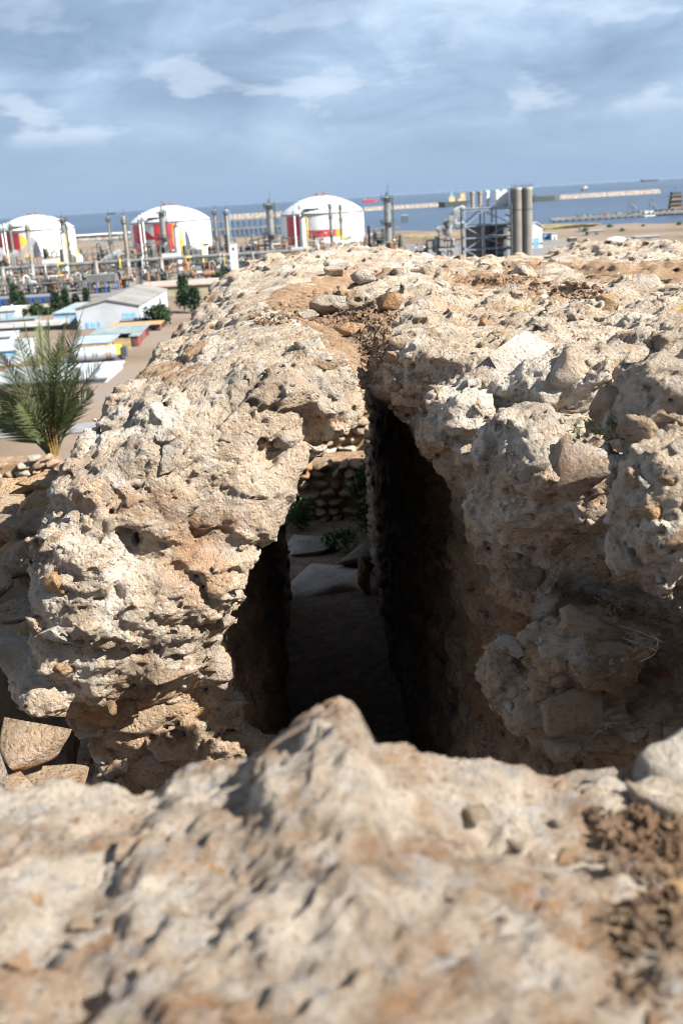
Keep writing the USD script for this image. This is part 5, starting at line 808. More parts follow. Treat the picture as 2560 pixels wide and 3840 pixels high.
p = ground(2305, 960, PLAIN); Y = 460; o = thing('low_tank', 'white shallow domed roof peeping over the rock at the right', 'storage tank', (X_at(2308, 905, Y), Y, PLAIN)); r = 46 * Y / FPX; zt = Z_at(2308, 886, Y) - PLAIN; part(o, 'wall', lathe([(r, 0), (r, zt - 2.6)], 40), white, smooth=30); part(o, 'dome', lathe([(r, zt - 2.58), (r * .9, zt - 1.6), (r * .6, zt - .5), (.05, zt)], 40), white, smooth=50); part(o, 'rail', tube([(r * math.cos(t), r * math.sin(t), zt - 1.7) for t in np.linspace(0, 6.283, 30)], .06, 4), steel)
for i, (px, b, w, h_, mt, lab) in enumerate([(2052, 900, 24, 24, lblue, 'small blue and white block right of the gabled hall'), (2078, 900, 20, 24, white, 'small white block beside the blue one on the right'), (2236, 880, 60, 14, tanconc, 'low sandy shed on the shore plain at the right'), (2150, 905, 26, 12, dsteel, 'small dark shed on the shore plain'), (2186, 868, 14, 12, white, 'tiny pale hut near the shore bush at the right'), (2430, 895, 90, 8, concrete, 'long low grey wall-like shed at the right')]):
    p = ground(px, b, PLAIN); w = w * p[1] / FPX; h = h_ * p[1] / FPX; o = thing('shed', lab, 'shed', (p[0], p[1], PLAIN)); part(o, 'wall', bbox(-w / 2, w / 2, 0, 8, 0, h), mt); part(o, 'roof', bbox(-w / 2 - .3, w / 2 + .3, -.3, 8.3, h, h + .25), concrete); part(o, 'door', bbox(-w * .1, w * .1, -.06, .0, 0, h * .6), dsteel)
# yellow grass bank by the shore
p = ground(2080, 858, PLAIN); solo('grass_bank', T(rock(800, (70, 16, 6), 20, .05, 2, rot=False), (p[0], p[1] + 5, PLAIN + 1)), plain('dry_yellow_grass', (0.15, 0.125, 0.065), .95, scale=.3), kind='structure', smooth=True)
p = ground(1600, 905, PLAIN); solo('grass_bank', T(rock(801, (60, 16, 5), 20, .05, 2, rot=False), (p[0], 780, PLAIN + .5)), '/World/Looks/dry_yellow_grass', kind='structure', smooth=True)
# jetties, breakwater, piers and ships
brk = stone_mat('breakwater_stone', (0.26, 0.24, 0.21), (0.21, 0.18, 0.155), (0.20, 0.165, 0.13), (0.12, 0.10, 0.08), (0.22, 0.21, 0.20), s=.05)
def causeway(px0, py0, px1, py1, Y, h, w, mat, name, label, capm=None):
    a, b = at(px0, py0, Y), at(px1, py1, Y); L = b[0] - a[0]; o = thing(name, label, 'breakwater' if name == 'breakwater' else 'jetty', (a[0], Y, SEA)); n = 40
    v = []
    for k in range(n + 1):
        for y, z in ((-w, -1), (-w * .4, h), (w * .4, h), (w, -1)): v.append((L * k / n, y, z + .25 * h * (pp.random() - .5)))
    v = np.array(v); f = [];
    for k in range(n):
        for j in range(3): A = 4 * k + j; f += [(A, A + 4, A + 5), (A, A + 5, A + 1)]
    f += [(0, 1, 2), (0, 2, 3), (4 * n, 4 * n + 2, 4 * n + 1), (4 * n, 4 * n + 3, 4 * n + 2)]
    part(o, 'rubble_mound', trimesh.Trimesh(v, np.array(f), process=False), mat)
    for k in range(12): part(o, 'parapet', bbox(L * k / 12 + .5, L * (k + 1) / 12 - .5, -1, 1, h - .2, h + 1.6), capm or concrete)
    return o, L
causeway(860, 815, 1060, 805, 2500, 11, 16, brk, 'breakwater', 'left part of the long breakwater, between the right tank and the moored ship'); causeway(1365, 790, 1660, 773, 2650, 8, 16, brk, 'breakwater', 'middle part of the long breakwater, left of the steel frame'); causeway(2080, 757, 2470, 734, 2650, 9, 16, brk, 'breakwater', 'right part of the long breakwater, ending at the dark loading tower')
o, L = causeway(268, 893, 500, 872, 1420, 6, 12, brk, 'pipe_causeway', 'pipeline causeway with a pinkish crest between the far left and middle tanks', pinkish); part(o, 'pipe', tube([(0, -8, 6.2), (L, -8, 6.2)], 1.4, 8), white)
def trestle(px0, px1, py, Y, label, n, deck=3.0, pipes=3):
    a, b = at(px0, py, Y), at(px1, py - .0605 * (px1 - px0), Y); L = b[0] - a[0]; h = (a[2] + b[2]) / 2 - SEA; o = thing('trestle_pier', label, 'pier', (a[0], Y, SEA)); part(o, 'deck', bbox(0, L, -deck, deck, h - 1.0, h), tanconc)
    for k in range(n):
        x = L * (k + .5) / n
        for s in (-1, 1): part(o, 'pile', tube([(x + s * 1.4, s * deck * .8, -2), (x, s * deck * .6, h - 1)], .42, 6), dsteel)
    for i in range(pipes): part(o, 'pipe', tube([(0, -deck + 1 + i * 1.3, h + .6), (L, -deck + 1 + i * 1.3, h + .6)], .42, 6), [clad, rust, white][i % 3])
    part(o, 'guard_rail', join(*[bar((x, -deck, h), (x, -deck, h + 1.3), .14) for x in np.linspace(0, L, 24)], bar((0, -deck, h + 1.3), (L, -deck, h + 1.3), .14)), dsteel); return o, L, h
trestle(790, 1056, 862, 1130, 'dark trestle pier on raking piles behind the columns between middle and right tanks', 15); trestle(795, 1050, 830, 1500, 'lighter pier farther out between the middle and right tanks', 12); trestle(440, 500, 882, 1200, 'short trestle pier end left of the middle tank', 4); trestle(1365, 1500, 862, 1130, 'low pier end right of the right tank', 5)
o, L, h = trestle(2062, 2700, 822, 1040, 'long working pier crossing the right edge, with dark clutter on its deck', 26, 6)
for k in range(26): x = L * (.12 + .86 * k / 26); part(o, 'deck_gear', bbox(x, x + pp.uniform(2, 5), -5, 1, h, h + pp.uniform(1.2, 3.4)), pp.choice([dsteel, steel, rust, tanconc, dsteel]))
def arm(px, label):
    Y = 1036; p = at(px, 795, Y); o = thing('loading_crane', label, 'crane', (p[0], Y, SEA)); h0 = p[2] - SEA - 1; ht = Z_at(px, 745, Y) - SEA
    part(o, 'tower', join(*[bar((sx * 2.2, sy * 2.2, h0), (sx * .9, sy * .9, ht), .35) for sx in (-1, 1) for sy in (-1, 1)]), steel); part(o, 'brace', join(*[bar((-2.2 + .3 * k, -2, h0 + k * 2.2), (2.0 - .3 * k, -1.8, h0 + k * 2.2 + 2), .3) for k in range(5)]), steel); part(o, 'boom', tube([(-1, -1, ht - 4), (3, -2, ht - 7), (5, -3, h0 + 3)], .6, 7), steel)
arm(2362, 'left loading crane on the working pier at the right'); arm(2440, 'right loading crane on the working pier at the right')
boxes(2436, 790, 40, 20, 1034, 'white cabin on the working pier at the right')
Y = 1060; p = at(2530, 790, Y); o = thing('loading_tower', 'dark loading tower on a platform at the right edge of the sea', 'tower', (p[0], Y, SEA)); h0 = p[2] - SEA; ht = Z_at(2530, 716, Y) - SEA; part(o, 'platform', bbox(-14, 22, -8, 8, h0 - 1.5, h0 + 2), dsteel); [part(o, 'pile', bar((x, y, -2), (x, y, h0 - 1.5), .9), dsteel) for x in (-12, -4, 4, 12, 20) for y in (-6, 6)]
for k in range(4): z0 = h0 + 2 + (ht - h0 - 2) * k / 4; z1 = h0 + 2 + (ht - h0 - 2) * (k + 1) / 4; part(o, 'tier', bbox(-5.5 + .5 * k, 5.5 - .4 * k, -4, 4, z0 + .3, z1 - .5), dsteel if k % 2 else rust); part(o, 'gallery', bbox(-6.5, 6.5, -5, 5, z0 - .1, z0 + .3), steel)
part(o, 'annex', bbox(9, 19, -4, 4, h0 + 2, h0 + 11), dsteel); part(o, 'mast', bar((0, 0, ht - .6), (0, 0, ht + 4), .4), dsteel)
p = ground(1517, 832, SEA); o = thing('mooring_dolphin', 'cluster of dark piles standing alone in the water right of the right tank', 'mooring dolphin', (p[0], p[1], SEA)); hh = 26 * p[1] / FPX; part(o, 'cap', bbox(-4, 4, -3, 3, hh - 1.5, hh), concrete); [part(o, 'pile', bar((x * 1.25, y * 1.2, -2), (x, y, hh - 1.5), .9), dsteel) for x in (-3, -1, 1, 3) for y in (-2, 2)]
def ship(px0, px1, pyw, hullpx, Y, label, hull, houses, bowright=True, masts=()):
    a, b = at(px0, pyw, Y), at(px1, pyw - .0605 * (px1 - px0), Y); Y = Y; L = b[0] - a[0]; h = hullpx * Y / FPX; o = thing('ship', label, 'ship', (a[0], Y, SEA)); W = L * .14
    pl = [(0, -W * .4), (L * .06, -W / 2), (L * .8, -W / 2), (L, 0), (L * .8, W / 2), (L * .06, W / 2), (0, W * .4)]
    if not bowright: pl = [(L - x, y) for x, y in pl][::-1]
    m = trimesh.creation.extrude_polygon(Polygon(pl), h + 1); v = m.vertices.copy(); mid = (v[:, 0] / L - .5); v[:, 2] += -1 + (v[:, 2] > h) * (mid ** 2 * 1.2 * h); v[:, :2] = np.where((v[:, 2] < 0)[:, None], np.array([L / 2, 0]) + (v[:, :2] - [L / 2, 0]) * .94, v[:, :2]); m.vertices = v
    part(o, 'hull', m, hull)
    for u0, u1, z0, z1, mt in houses: part(o, 'superstructure', bbox(L * u0, L * u1, -W * .38, W * .38, h * .98 + z0 * h, h + z1 * h), mt); part(o, 'bridge_deck', bbox(L * u0 - .3, L * u1 + .3, -W * .42, W * .42, h + z1 * h, h + z1 * h + .12 * h), mt)
    for u, z in masts: part(o, 'mast', tube([(L * u, 0, h), (L * u, 0, h * (1 + z))], max(.2, h * .035), 6), mt if houses else hull)
    return o
cream = plain('cream_paint', (0.55, 0.42, 0.20), .6, scale=.2)
ship(1642, 1762, 783, 15, 2480, 'dark hulled ship with cream superstructure moored at the breakwater', dsteel, [(.34, .52, 0, 1.3, cream), (.38, .47, 1.4, 2.1, lblue), (.62, .86, 0, .8, cream), (.70, .84, .9, 1.9, cream)], False, [(.43, 3.0), (.72, 2.6), (.86, 2.4)]); ship(1992, 2100, 765, 15, 2480, 'dark low hulled ship moored right of the silos', dsteel, [(.05, .16, 0, .5, steel)], True, [(.75, 2.0), (.3, .9)])
ship(1358, 1412, 735, 7, 6200, 'far red ship on the water right of the right tank', red, [(.1, .22, 0, 1.0, pinkish)], True); ship(1868, 1908, 710, 6, 6500, 'far red ship just left of the silos', red, [(.1, .2, 0, .7, pinkish)], True); ship(2178, 2206, 702, 8, 4800, 'small grey boat alone on the water at the right', steel, [(.4, .85, 0, 1.0, white)], False, [(.6, 1.9)]); ship(2400, 2470, 679, 6, 15500, 'faint long ship on the horizon at the right', navy, [(.05, .15, 0, .6, steel)], True); ship(400, 432, 798, 5, 13000, 'faint ship on the horizon left of the middle tank', navy, [(.8, .92, 0, .7, steel)], False)
# steam
def steam(name, label, blobs, Y, dens, seed):
    c = np.array([at(px, py, Y) for px, py, _ in blobs]); r = np.array([1.35 * q * Y / FPX for _, _, q in blobs]); lo, hi = (c - r[:, None] * 1.7).min(0), (c + r[:, None] * 1.7).max(0); st = r.min() / 3.2
    g = [np.arange(lo[k], hi[k] + st, st) for k in range(3)]; X, Yy, Z = np.meshgrid(*g, indexing='ij'); Q = np.stack([X, Yy, Z], -1); d = np.full(X.shape, 1e3)
    for cc, rr in zip(c, r): d = smin(d, np.linalg.norm(Q - cc, axis=-1) - rr, r.min() * .7)
    d = d + r.mean() * .9 * (meshkit.fbm(Q / r.mean() * .8, 3, seed) - .5); d[0] = d[-1] = 1; d[:, 0] = d[:, -1] = 1; d[:, :, 0] = d[:, :, -1] = 1
    v, f = surface_nets(d, *g)
    mt = M('steam_' + name, {'v': ('principled_volume', {'color': (0.96, 0.97, 0.98), 'density': dens, 'anisotropy': 0.1})}, [], surface=None, volume='v.volume'); solo('steam', trimesh.Trimesh(v, f, process=False), mt, label, 'steam', kind='stuff', smooth=True)
steam('right', 'white steam plume rising left of the steel frame', [(1648, 858, 9), (1662, 850, 11), (1680, 838, 13), (1695, 820, 13), (1706, 803, 12), (1718, 790, 11), (1734, 781, 9), (1680, 868, 10), (1715, 848, 10), (1732, 842, 9), (1650, 872, 7)], 505, 1.4, 1)
steam('left', 'thin steam drifting before the panels of the far left tank', [(30, 978, 6), (42, 962, 9), (60, 950, 10), (80, 965, 9), (95, 945, 12), (108, 925, 12), (116, 905, 12), (120, 890, 9), (90, 980, 7), (0, 945, 12), (-8, 965, 12), (88, 935, 9)], 515, .35, 2); steam('middle', 'small steam wisp over the rack below the lone pair of columns', [(385, 975, 5), (400, 968, 7), (415, 960, 8), (432, 950, 8), (445, 945, 8), (458, 948, 5)], 500, .4, 3)
# ------------------------------------------------------------------ yards and sheds at the foot of the hill
khaki = plain('khaki_render', (0.27, 0.25, 0.165), .85, scale=.2); rosy = plain('rosy_roof', (0.28, 0.225, 0.19), .85, scale=.2); beige_roof = plain('beige_roof', (0.24, 0.215, 0.18), .8, scale=.08); grey_roof = plain('grey_roof', (0.17, 0.166, 0.155), .8, scale=.12); white_wall = plain('white_wash', (0.34, 0.37, 0.41), .8, scale=.15, var=.12, dirt=(.26, .28, .30))
bl_roof = plain('bluish_sheet_roof', (0.235, 0.285, 0.32), .5, scale=.4); gl_roof = plain('green_grey_sheet_roof', (0.175, 0.215, 0.215), .5, scale=.4); tan_fence = plain('tan_boards', (0.40, 0.29, 0.14), .8, scale=.9); brownwood = plain('brown_boards', (0.33, 0.19, 0.10), .8, scale=.9); maroon = plain('maroon_sheet', (0.16, 0.045, 0.04), .6, scale=.5); glassd = plain('window_glass', (0.06, 0.09, 0.12), .15, scale=.5); white_roof = plain('white_sheet_roof', (0.30, 0.325, 0.35), .6, scale=.2, var=.15, dirt=(.21, .23, .25)); silver = plain('silver_paint', (0.42, 0.44, 0.46), .4, .5, scale=.4); rubber = plain('tyre_rubber', (0.02, 0.02, 0.02), .8)
def house(name, label, px0, px1, pyb, pye, depth, wall, roof, rise=0.0, openings=(), cat='building', over=.3, band=None, monopitch=0.0):
    monopitch = monopitch * 0.22
    p = ground(px0, pyb, PLAIN); Y = p[1]; q = at(px1, pyb - .0605 * (px1 - px0), Y); L = q[0] - p[0]; h = at(px0, pye, Y)[2] - PLAIN; o = thing(name, label, cat, (p[0], Y, PLAIN))
    if rise: part(o, 'wall', gwall(L, depth, h, rise), wall); part(o, 'roof', gable(L, depth, h + .03, rise, over), roof)
    else:
        part(o, 'wall', bbox(0, L, 0, depth, 0, h), wall)
        m = bbox(-over, L + over, -over, depth + over, h + .02, h + .3); v = m.vertices.copy(); v[:, 2] += monopitch * (v[:, 1] + over) / depth; m.vertices = v; part(o, 'roof', m, roof)
        if monopitch: part(o, 'gable_wall', T(trimesh.creation.extrude_polygon(Polygon([(0, 0), (depth, 0), (depth, monopitch)]), L), rx=0) if False else trimesh.convex.convex_hull(np.array([(x, y, z) for x in (0.05, L - .05) for y, z in ((.05, h - .1), (depth - .05, h - .1), (depth - .05, h + monopitch * .98))])), wall)
    for u0, u1, v0, v1, mt in openings:
        wn = part(o, 'door' if v0 < .03 else 'window', bbox(L * u0, L * u1, -.06, .02, h * v0, h * v1), mt)
        if v0 >= .03: part(wn, 'sill', bbox(L * u0 - .1, L * u1 + .1, -.15, -.065, h * v0 - .15, h * v0), wall)
    if band: part(o, 'band', bbox(-.04, L + .04, -.05, .0, h * band[0], h * band[1]), band[2])
    return o
house('long_building', 'long khaki building with a rosy flat roof behind the tall cypress', 522, 900, 1118, 1081, 20, khaki, rosy, openings=[(.09, .12, .3, .6, glassd)], monopitch=2.2, over=.6)
house('white_hangar', 'large white hangar with a grey and beige pitched roof, biggest building of the yard', 293, 530, 1236, 1160, 52, white_wall, grey_roof, rise=1.9, openings=[(.12, .18, .0, .33, lblue), (.21, .28, .05, .3, lblue), (.31, .36, .0, .33, lblue), (.72, .93, .45, .68, lblue)])
house('lean_to', 'low white lean-to with a blue eaves band left of the white hangar', 205, 294, 1216, 1178, 30, white_wall, bl_roof, band=(.72, .98, lblue), openings=[(.2, .45, .2, .55, lblue), (.75, .9, .2, .55, lblue)], monopitch=1.2)
house('small_shed', 'small white shed with a white roof before the right corner of the white hangar', 462, 560, 1226, 1202, 9, white_wall, white_roof, monopitch=2.0)
def open_shed(name, label, px0, px1, pyb, pye, depth, roof, mono, backm):
    mono = mono * 0.2
    p = ground(px0, pyb, PLAIN); Y = p[1]; q = at(px1, pyb - .0605 * (px1 - px0), Y); L = q[0] - p[0]; h = at(px0, pye, Y)[2] - PLAIN; o = thing(name, label, 'shed', (p[0], Y, PLAIN)); m = bbox(-.4, L + .4, -.5, depth + .4, h, h + .18); v = m.vertices.copy(); v[:, 2] += mono * (v[:, 1]) / depth; m.vertices = v; part(o, 'roof', m, roof)
    for k in range(6): x = L * k / 5; part(o, 'post', bbox(x - .12, x + .12, 0, .24, 0, h - .05), dsteel)
    part(o, 'back_wall', bbox(0, L, depth - .3, depth, 0, h + mono * .9), backm); part(o, 'side_wall', bbox(L - .2, L, .3, depth * .6, 0, h * .8), maroon)
    for k in range(4): x = L * (.1 + .22 * k); part(o, 'stored_crate', bbox(x, x + 1.6, depth * .4, depth * .7, 0, 1.4 + .3 * (k % 2)), [brownwood, navy, blue, steel][k])
    for k in range(int(L / .9)): part(o, 'roof_seam', T(bar((0, -.5, 0), (0, depth + .4, mono), .06), (k * .9, 0, h + .20)), roof)
open_shed('open_shed', 'brown edged long shed roof just below the white hangar', 415, 600, 1250, 1226, 6, brownwood, .8, maroon); open_shed('open_shed', 'open shed with a green-grey sheet roof below the brown edged one', 345, 532, 1288, 1257, 11, gl_roof, 2.4, maroon); open_shed('open_shed', 'open shed with a bluish sheet roof above the tan board fence', 276, 416, 1322, 1292, 10, bl_roof, 2.2, brownwood)
def fence(label, px0, px1, pyb, pyt, mat, n, rz=0.0):
    p = ground(px0, pyb, PLAIN); Y = p[1]; q = at(px1, pyb - .0605 * (px1 - px0), Y); L = q[0] - p[0]; h = at(px0, pyt, Y)[2] - PLAIN; o = thing('board_fence', label, 'fence', (p[0], Y, PLAIN), rz)
    for k in range(n): part(o, 'board', bbox(L * k / n + .03, L * (k + 1) / n - .03, -.05 + .03 * (k % 2), .05 + .03 * (k % 2), 0, h + .05 * pp.uniform(-1, 1)), mat)
    for z in (.25, .8): part(o, 'rail', bbox(0, L, .1, .2, h * z, h * z + .15), mat)
fence('tan board fence below the bluish sheet roof', 278, 414, 1342, 1296, tan_fence, 40); fence('tan board fence right of the bluish shed', 430, 492, 1312, 1270, tan_fence, 20); fence('orange-brown board fence at the left edge behind the palm', -40, 92, 1402, 1372, brownwood, 30)
house('maroon_shed', 'small maroon metal shed at the right end of the sheds', 492, 520, 1300, 1262, 5, maroon, gl_roof, openings=[(.2, .6, 0, .7, navy)])
house('white_roof_hall', 'low hall with a wide flat white roof crossing behind the palm', -60, 398, 1462, 1445, 17, white_wall, white_roof, monopitch=1.5, over=.5)
house('blue_band_house', 'white house with a light blue eaves band at the left edge', -60, 66, 1374, 1322, 16, white_wall, white_roof, band=(.68, .97, lblue), openings=[(.3, .42, .15, .5, glassd), (.85, .93, .4, .6, glassd)], monopitch=2.0)
house('white_shack', 'small white roofed shack at the left edge above the blue banded house', -50, 40, 1290, 1268, 8, white_wall, white_roof, monopitch=1.6); house('grey_canopy', 'long flat grey canopy at the left edge behind the palm', -60, 225, 1252, 1236, 9, dsteel, concrete, over=.6, monopitch=1.6)
house('beige_block', 'low beige block behind the white cigar tanks', 80, 208, 1180, 1160, 10, tanconc, beige_roof, monopitch=.8); house('kiosk', 'small pale kiosk with a light blue door at the left edge', -30, 60, 1202, 1170, 8, white_wall, white_roof, openings=[(.62, .88, 0, .65, lblue), (.1, .4, .3, .6, lblue)], monopitch=1.2); house('grey_store', 'low grey store below the kiosk at the left', 0, 130, 1222, 1204, 7, concrete, gl_roof, openings=[(.1, .4, .1, .8, lblue), (.6, .66, 0, .7, brownwood), (.8, .95, 0, .7, white_wall)])
for px, c, lab in [(45, 1155, 'left white cigar tank lying near the conifers'), (125, 1151, 'right white cigar tank lying near the conifers')]: drum_tank(px, c, 82, 17, ground(px, c + 16, PLAIN)[1], lab)
for k in range(6):
    px = -10 + 38 * k; p = ground(px, 1147 - .0605 * px, PLAIN); o = thing('blue_container', 'blue container at the foot of the concrete wall, ' + ['cut by the left picture edge', 'left of the tall conifer', 'behind the tall conifer', 'right of the tall conifer', 'left of the dark double tree', 'behind the dark double tree'][k], 'container', (p[0], p[1], PLAIN)); part(o, 'body', bbox(-1.6, 1.6, 0, 2.4, .1, 2.4), blue); part(o, 'door', bbox(-1.2, 1.2, -.06, .0, .25, 2.2), navy); [part(o, 'rib', bbox(x, x + .08, -.05, 0, .2, 2.3), blue) for x in (-1.5, 1.42)]
p0, p1 = ground(-60, 1118, PLAIN), ground(330, 1100, PLAIN); o = thing('pipe_bridge', 'low dark pipe bridge running above the blue containers', 'pipe rack', (p0[0], p0[1] , PLAIN)); L = p1[0] - p0[0]; [part(o, 'post', bar((L * k / 9, 0, 0), (L * k / 9, 0, 4.2), .25), dsteel) for k in range(10)]; [part(o, 'pipe', tube([(0, y, 4.3 + .2 * y), (L, y, 4.3 + .2 * y)], .22, 6), m_) for y, m_ in ((0, steel), (.7, dsteel), (1.4, rust))]; [part(o, 'brace', bar((L * k / 9, 0, 4.1), (L * (k + 1) / 9, 0, .5), .12), steel) for k in range(9)]
# tanker trailer, yellow tank truck
p = ground(360, 1372, PLAIN); o = thing('tank_trailer', 'silver tank trailer with rusty bands parked by the tan fence', 'trailer', (p[0], p[1], PLAIN), rz=0.3); r = 1.5
part(o, 'tank', T(lathe([(r * .4, -4.4), (r * .85, -4.2), (r, -3.8), (r, 3.8), (r * .85, 4.2), (r * .4, 4.4)], 22), (0, 0, 2.5), ry=math.pi / 2), silver, smooth=40); [part(o, 'band', T(lathe([(r * 1.02, -.12), (r * 1.02, .12)], 22), (x, 0, 2.5), ry=math.pi / 2), m_) for x, m_ in ((-2, blue), (.5, silver), (2.4, rust), (3, rust))]; part(o, 'frame', bbox(-4.6, 4.6, -.6, .6, .75, 1.05), dsteel); [part(o, 'wheel', T(cyl(.5, -.2, .2, n=14), (x, y, .5), rx=math.pi / 2), rubber) for x in (-3.4, -2.2, 3.4) for y in (-1, 1)]; part(o, 'ladder', join(bar((-.3, -r - .1, .8), (-.3, -r - .1, 3.8), .08), bar((.3, -r - .1, .8), (.3, -r - .1, 3.8), .08)), steel)
p = ground(295, 1376, PLAIN); o = thing('flat_tank', 'dull blue-grey tank body lying left of the silver trailer', 'tank', (p[0], p[1], PLAIN), rz=0.3); part(o, 'body', T(lathe([(.4, -3), (1.1, -2.7), (1.1, 2.7), (.4, 3)], 18), (0, 0, 1.1), ry=math.pi / 2), bluegrey, smooth=40); part(o, 'cradle', bbox(-2, 2, -.7, .7, 0, .3), dsteel); part(o, 'rack', join(*[bar((x, -1.2, 0), (x, -1.2, 1.9), .09) for x in (-2, -1, 0, 1, 2)]), blue)
p = ground(420, 1348, PLAIN); o = thing('yellow_tank_truck', 'yellow box tank on blue legs at the right end of the silver trailer', 'tank', (p[0], p[1], PLAIN)); part(o, 'tank', bbox(-2.1, 2.1, -1.1, 1.1, 1.1, 3.0), yellow); [part(o, 'panel_rib', bbox(x, x + .1, -1.18, -1.1, 1.15, 2.95), yellow) for x in (-1.2, -.4, .4, 1.2)]; [part(o, 'leg', bbox(x - .3, x + .3, -.8, .8, 0, 1.08), blue) for x in (-.8, 1.7)]; part(o, 'hatch', cyl(.35, 3.0, 3.3, 0, 0, 10), yellow); part(o, 'cab', bbox(2.2, 3.3, -1, 1, .5, 2.6), navy)
# lamp posts
for i, (px, b, t, lab) in enumerate([(294, 1378, 1342, 'white lamp post before the silver trailer'), (105, 1420, 1352, 'white lamp post before the white roof hall, beside the palm'), (31, 1220, 1160, 'grey lamp post by the kiosk'), (81, 1215, 1175, 'grey lamp post right of the kiosk'), (570, 1118, 1030, 'tall thin lamp post before the khaki building')]):
    p = ground(px, b, PLAIN); h = at(px, t, p[1])[2] - PLAIN; o = thing('lamp_post', lab, 'lamp post', (p[0], p[1], PLAIN)); part(o, 'pole', tube([(0, 0, 0), (0, 0, h * .9), (.15, 0, h)], [.11, .09, .07], 8), white_wall if i < 2 else steel); part(o, 'lamp_head', bbox(.05, .9, -.14, .14, h, h + .14), white_wall)
p = ground(115, 1625, PLAIN); o = thing('white_pole', 'thin white pole standing on the brown slope behind the palm', 'pole', (p[0] - 2, 118, PLAIN)); h = at(95, 1440, 118)[2] - PLAIN; part(o, 'pole', cyl(.14, -1, h, n=8), white_wall); part(o, 'cap', cyl(.2, h, h + .12, n=8), white_wall)
# trees of the yard
def tree(px, pyb, pyt, wpx, kind, seed, label, lean=0):
    rng = np.random.default_rng(seed); p = ground(px, pyb, PLAIN); h = at(px, pyt, p[1])[2] - PLAIN; w = wpx * p[1] / FPX; o = thing({'cypress': 'cypress_tree', 'pine': 'conifer_tree', 'round': 'broadleaf_tree'}[kind], label, 'tree', (p[0], p[1], PLAIN))
    part(o, 'trunk', tube([(0, 0, -.3), (rng.normal() * .05, 0, h * .4), (rng.normal() * .1, 0, h * .8)], [h * .022, h * .016, h * .005], 7), bark)
    for k in range(5): z = h * rng.uniform(.25, .7); a = rng.uniform(0, 6.28); part(o, 'limb', tube([(0, 0, z), (w * .25 * math.cos(a), w * .25 * math.sin(a), z + h * .08)], [h * .008, h * .003], 5), bark)
    n = 2400 if kind != 'round' else 2200; cl = 46
    if kind == 'round': c = rng.normal(size=(cl, 3)) * [w * .24, w * .24, h * .17] + [0, 0, h * .6]; sp = w * .10
    else:
        u = rng.uniform(0.05, 1, cl) ** 0.9; a = rng.uniform(0, 6.28, cl); rr = w * .5 * (np.sin(np.clip((1 - u) * 1.12, 0, 1) * 1.57) if kind == 'cypress' else (1 - u) * (.75 + .5 * rng.random(cl))) * np.sqrt(rng.uniform(.3, 1, cl)); c = np.stack([rr * np.cos(a), rr * np.sin(a), h * (.12 + .86 * u)], 1); sp = w * .12
    q = c[rng.integers(0, cl, n)] + rng.normal(size=(n, 3)) * sp * [1, 1, 1.3]; q[:, 2] = np.clip(q[:, 2], h * .1, h * 1.02)
    part(o, 'crown', leaves(q, w * .10 + .16, rng, .8 if kind == 'cypress' else .2), cypress_leaf if kind != 'round' else pine_leaf, kind='stuff')
tree(695, 1168, 1035, 62, 'pine', 1, 'tall dark conifer right before the khaki building'); tree(733, 1172, 1082, 55, 'pine', 2, 'shorter dark conifer at the right side of the tall one by the khaki building'); tree(600, 1222, 1148, 80, 'round', 3, 'rounded bushy tree at the right corner of the white hangar')
tree(60, 1165, 1068, 34, 'cypress', 4, 'dark cypress at the left, taller of the first two'); tree(85, 1160, 1095, 40, 'pine', 5, 'lighter conifer right beside the tall left cypress'); tree(215, 1175, 1100, 46, 'pine', 6, 'broad dark conifer left of the lean-to, left half of a pair'); tree(250, 1165, 1082, 38, 'pine', 7, 'upright conifer, right half of the pair behind the lean-to'); tree(287, 1160, 1105, 34, 'pine', 8, 'small conifer behind the left end of the white hangar roof'); tree(330, 1158, 1082, 36, 'pine', 9, 'sparse pointed conifer at the far corner of the white hangar')
tree(138, 1190, 1140, 44, 'round', 10, 'low dark bushy tree between the two cigar tanks'); tree(178, 1180, 1155, 34, 'round', 11, 'low bush right of the cigar tanks'); tree(90, 1186, 1160, 20, 'round', 12, 'small bush under the left conifers'); tree(830, 1072, 1022, 50, 'round', 13, 'dark shrubby tree just left of the white slab pillar at the rock edge')
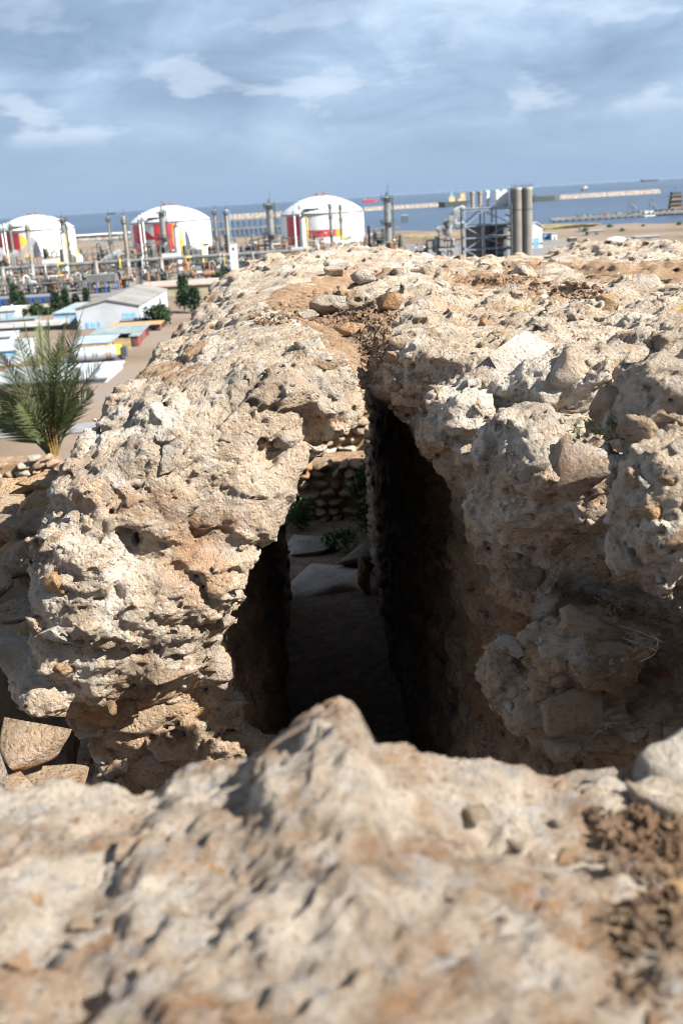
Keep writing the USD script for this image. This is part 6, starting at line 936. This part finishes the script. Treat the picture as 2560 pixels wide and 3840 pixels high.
for i, (px, b, w) in enumerate([(2195, 868, 26), (2332, 866, 20), (2410, 848, 14), (2285, 852, 22), (2545, 842, 20)]):
    p = ground(px, b, PLAIN); rng = np.random.default_rng(40 + i); w = w * p[1] / FPX; o = thing('shore_bush', 'dark bush on the shore plain at the right, ' + ['beside the tiny pale hut', 'below the left loading crane', 'below the right loading crane', 'between hut and crane', 'near the right picture edge'][i], 'bush', (p[0], p[1], PLAIN)); q = rng.normal(size=(450, 3)) * [w * .22, w * .22, w * .2]; q[:, 2] = np.abs(q[:, 2]) + .2; part(o, 'stem', cyl(.2, 0, w * .3, n=6), bark); part(o, 'foliage', leaves(q, w * .13, rng), pine_leaf, kind='stuff')
# ------------------------------------------------------------------ repeats share a group
GROUPS = {'gas_tank': 'domed gas tanks of the plant', 'process_column': 'columns of the plant', 'vent_pole': 'thin white vent poles', 'white_stack': 'white stacks with yellow risers', 'dome_vessel': 'white dome vessels on legs', 'pipe_rack': 'bays of the raised pipe rack', 'concrete_pillar': 'pale concrete pillars along the rack', 'process_unit': 'process units of the plant',
    'yellow_pipe': 'yellow loop pipes', 'white_cabin': 'white cabins on legs', 'concrete_wall': 'pale concrete walls', 'breakwater': 'parts of the long breakwater', 'trestle_pier': 'piers standing in the water', 'ship': 'ships and boats on the sea', 'loading_crane': 'loading cranes on the pier', 'horizontal_tank': 'white horizontal tanks', 'blue_container': 'blue containers along the wall',
    'board_fence': 'board fences of the yard', 'open_shed': 'open sheds of the yard', 'lamp_post': 'lamp posts', 'conifer_tree': 'conifers of the yard', 'broadleaf_tree': 'bushy trees of the yard', 'shore_bush': 'bushes on the shore plain', 'loose_stone': 'loose stones', 'stone_slab': 'slabs in the yard', 'yard_wall': 'walls of the yard', 'rubble_wall': 'rubble walls at the left', 'shrub': 'weeds in the yard', 'steam': 'steam over the plant', 'shed': 'small sheds by the shore'}
for pr in list(world.GetPrim().GetChildren()):
    k = pr.GetName().rstrip('0123456789').rstrip('_')
    if k in GROUPS and _used.get(('/World', k), 0) > 1: pr.SetCustomDataByKey('group', GROUPS[k])
# ------------------------------------------------------------------ the air over the sea
haze_mat = M('haze_air', {'v': ('principled_volume', {'color': (0.30, 0.39, 0.52), 'density': 0.000014, 'anisotropy': 0.2})}, [], surface=None, volume='v.volume')
solo('haze', bbox(-62000, 62000, -2000, 92000, SEA - 8.0, 14.0), haze_mat, kind='stuff')
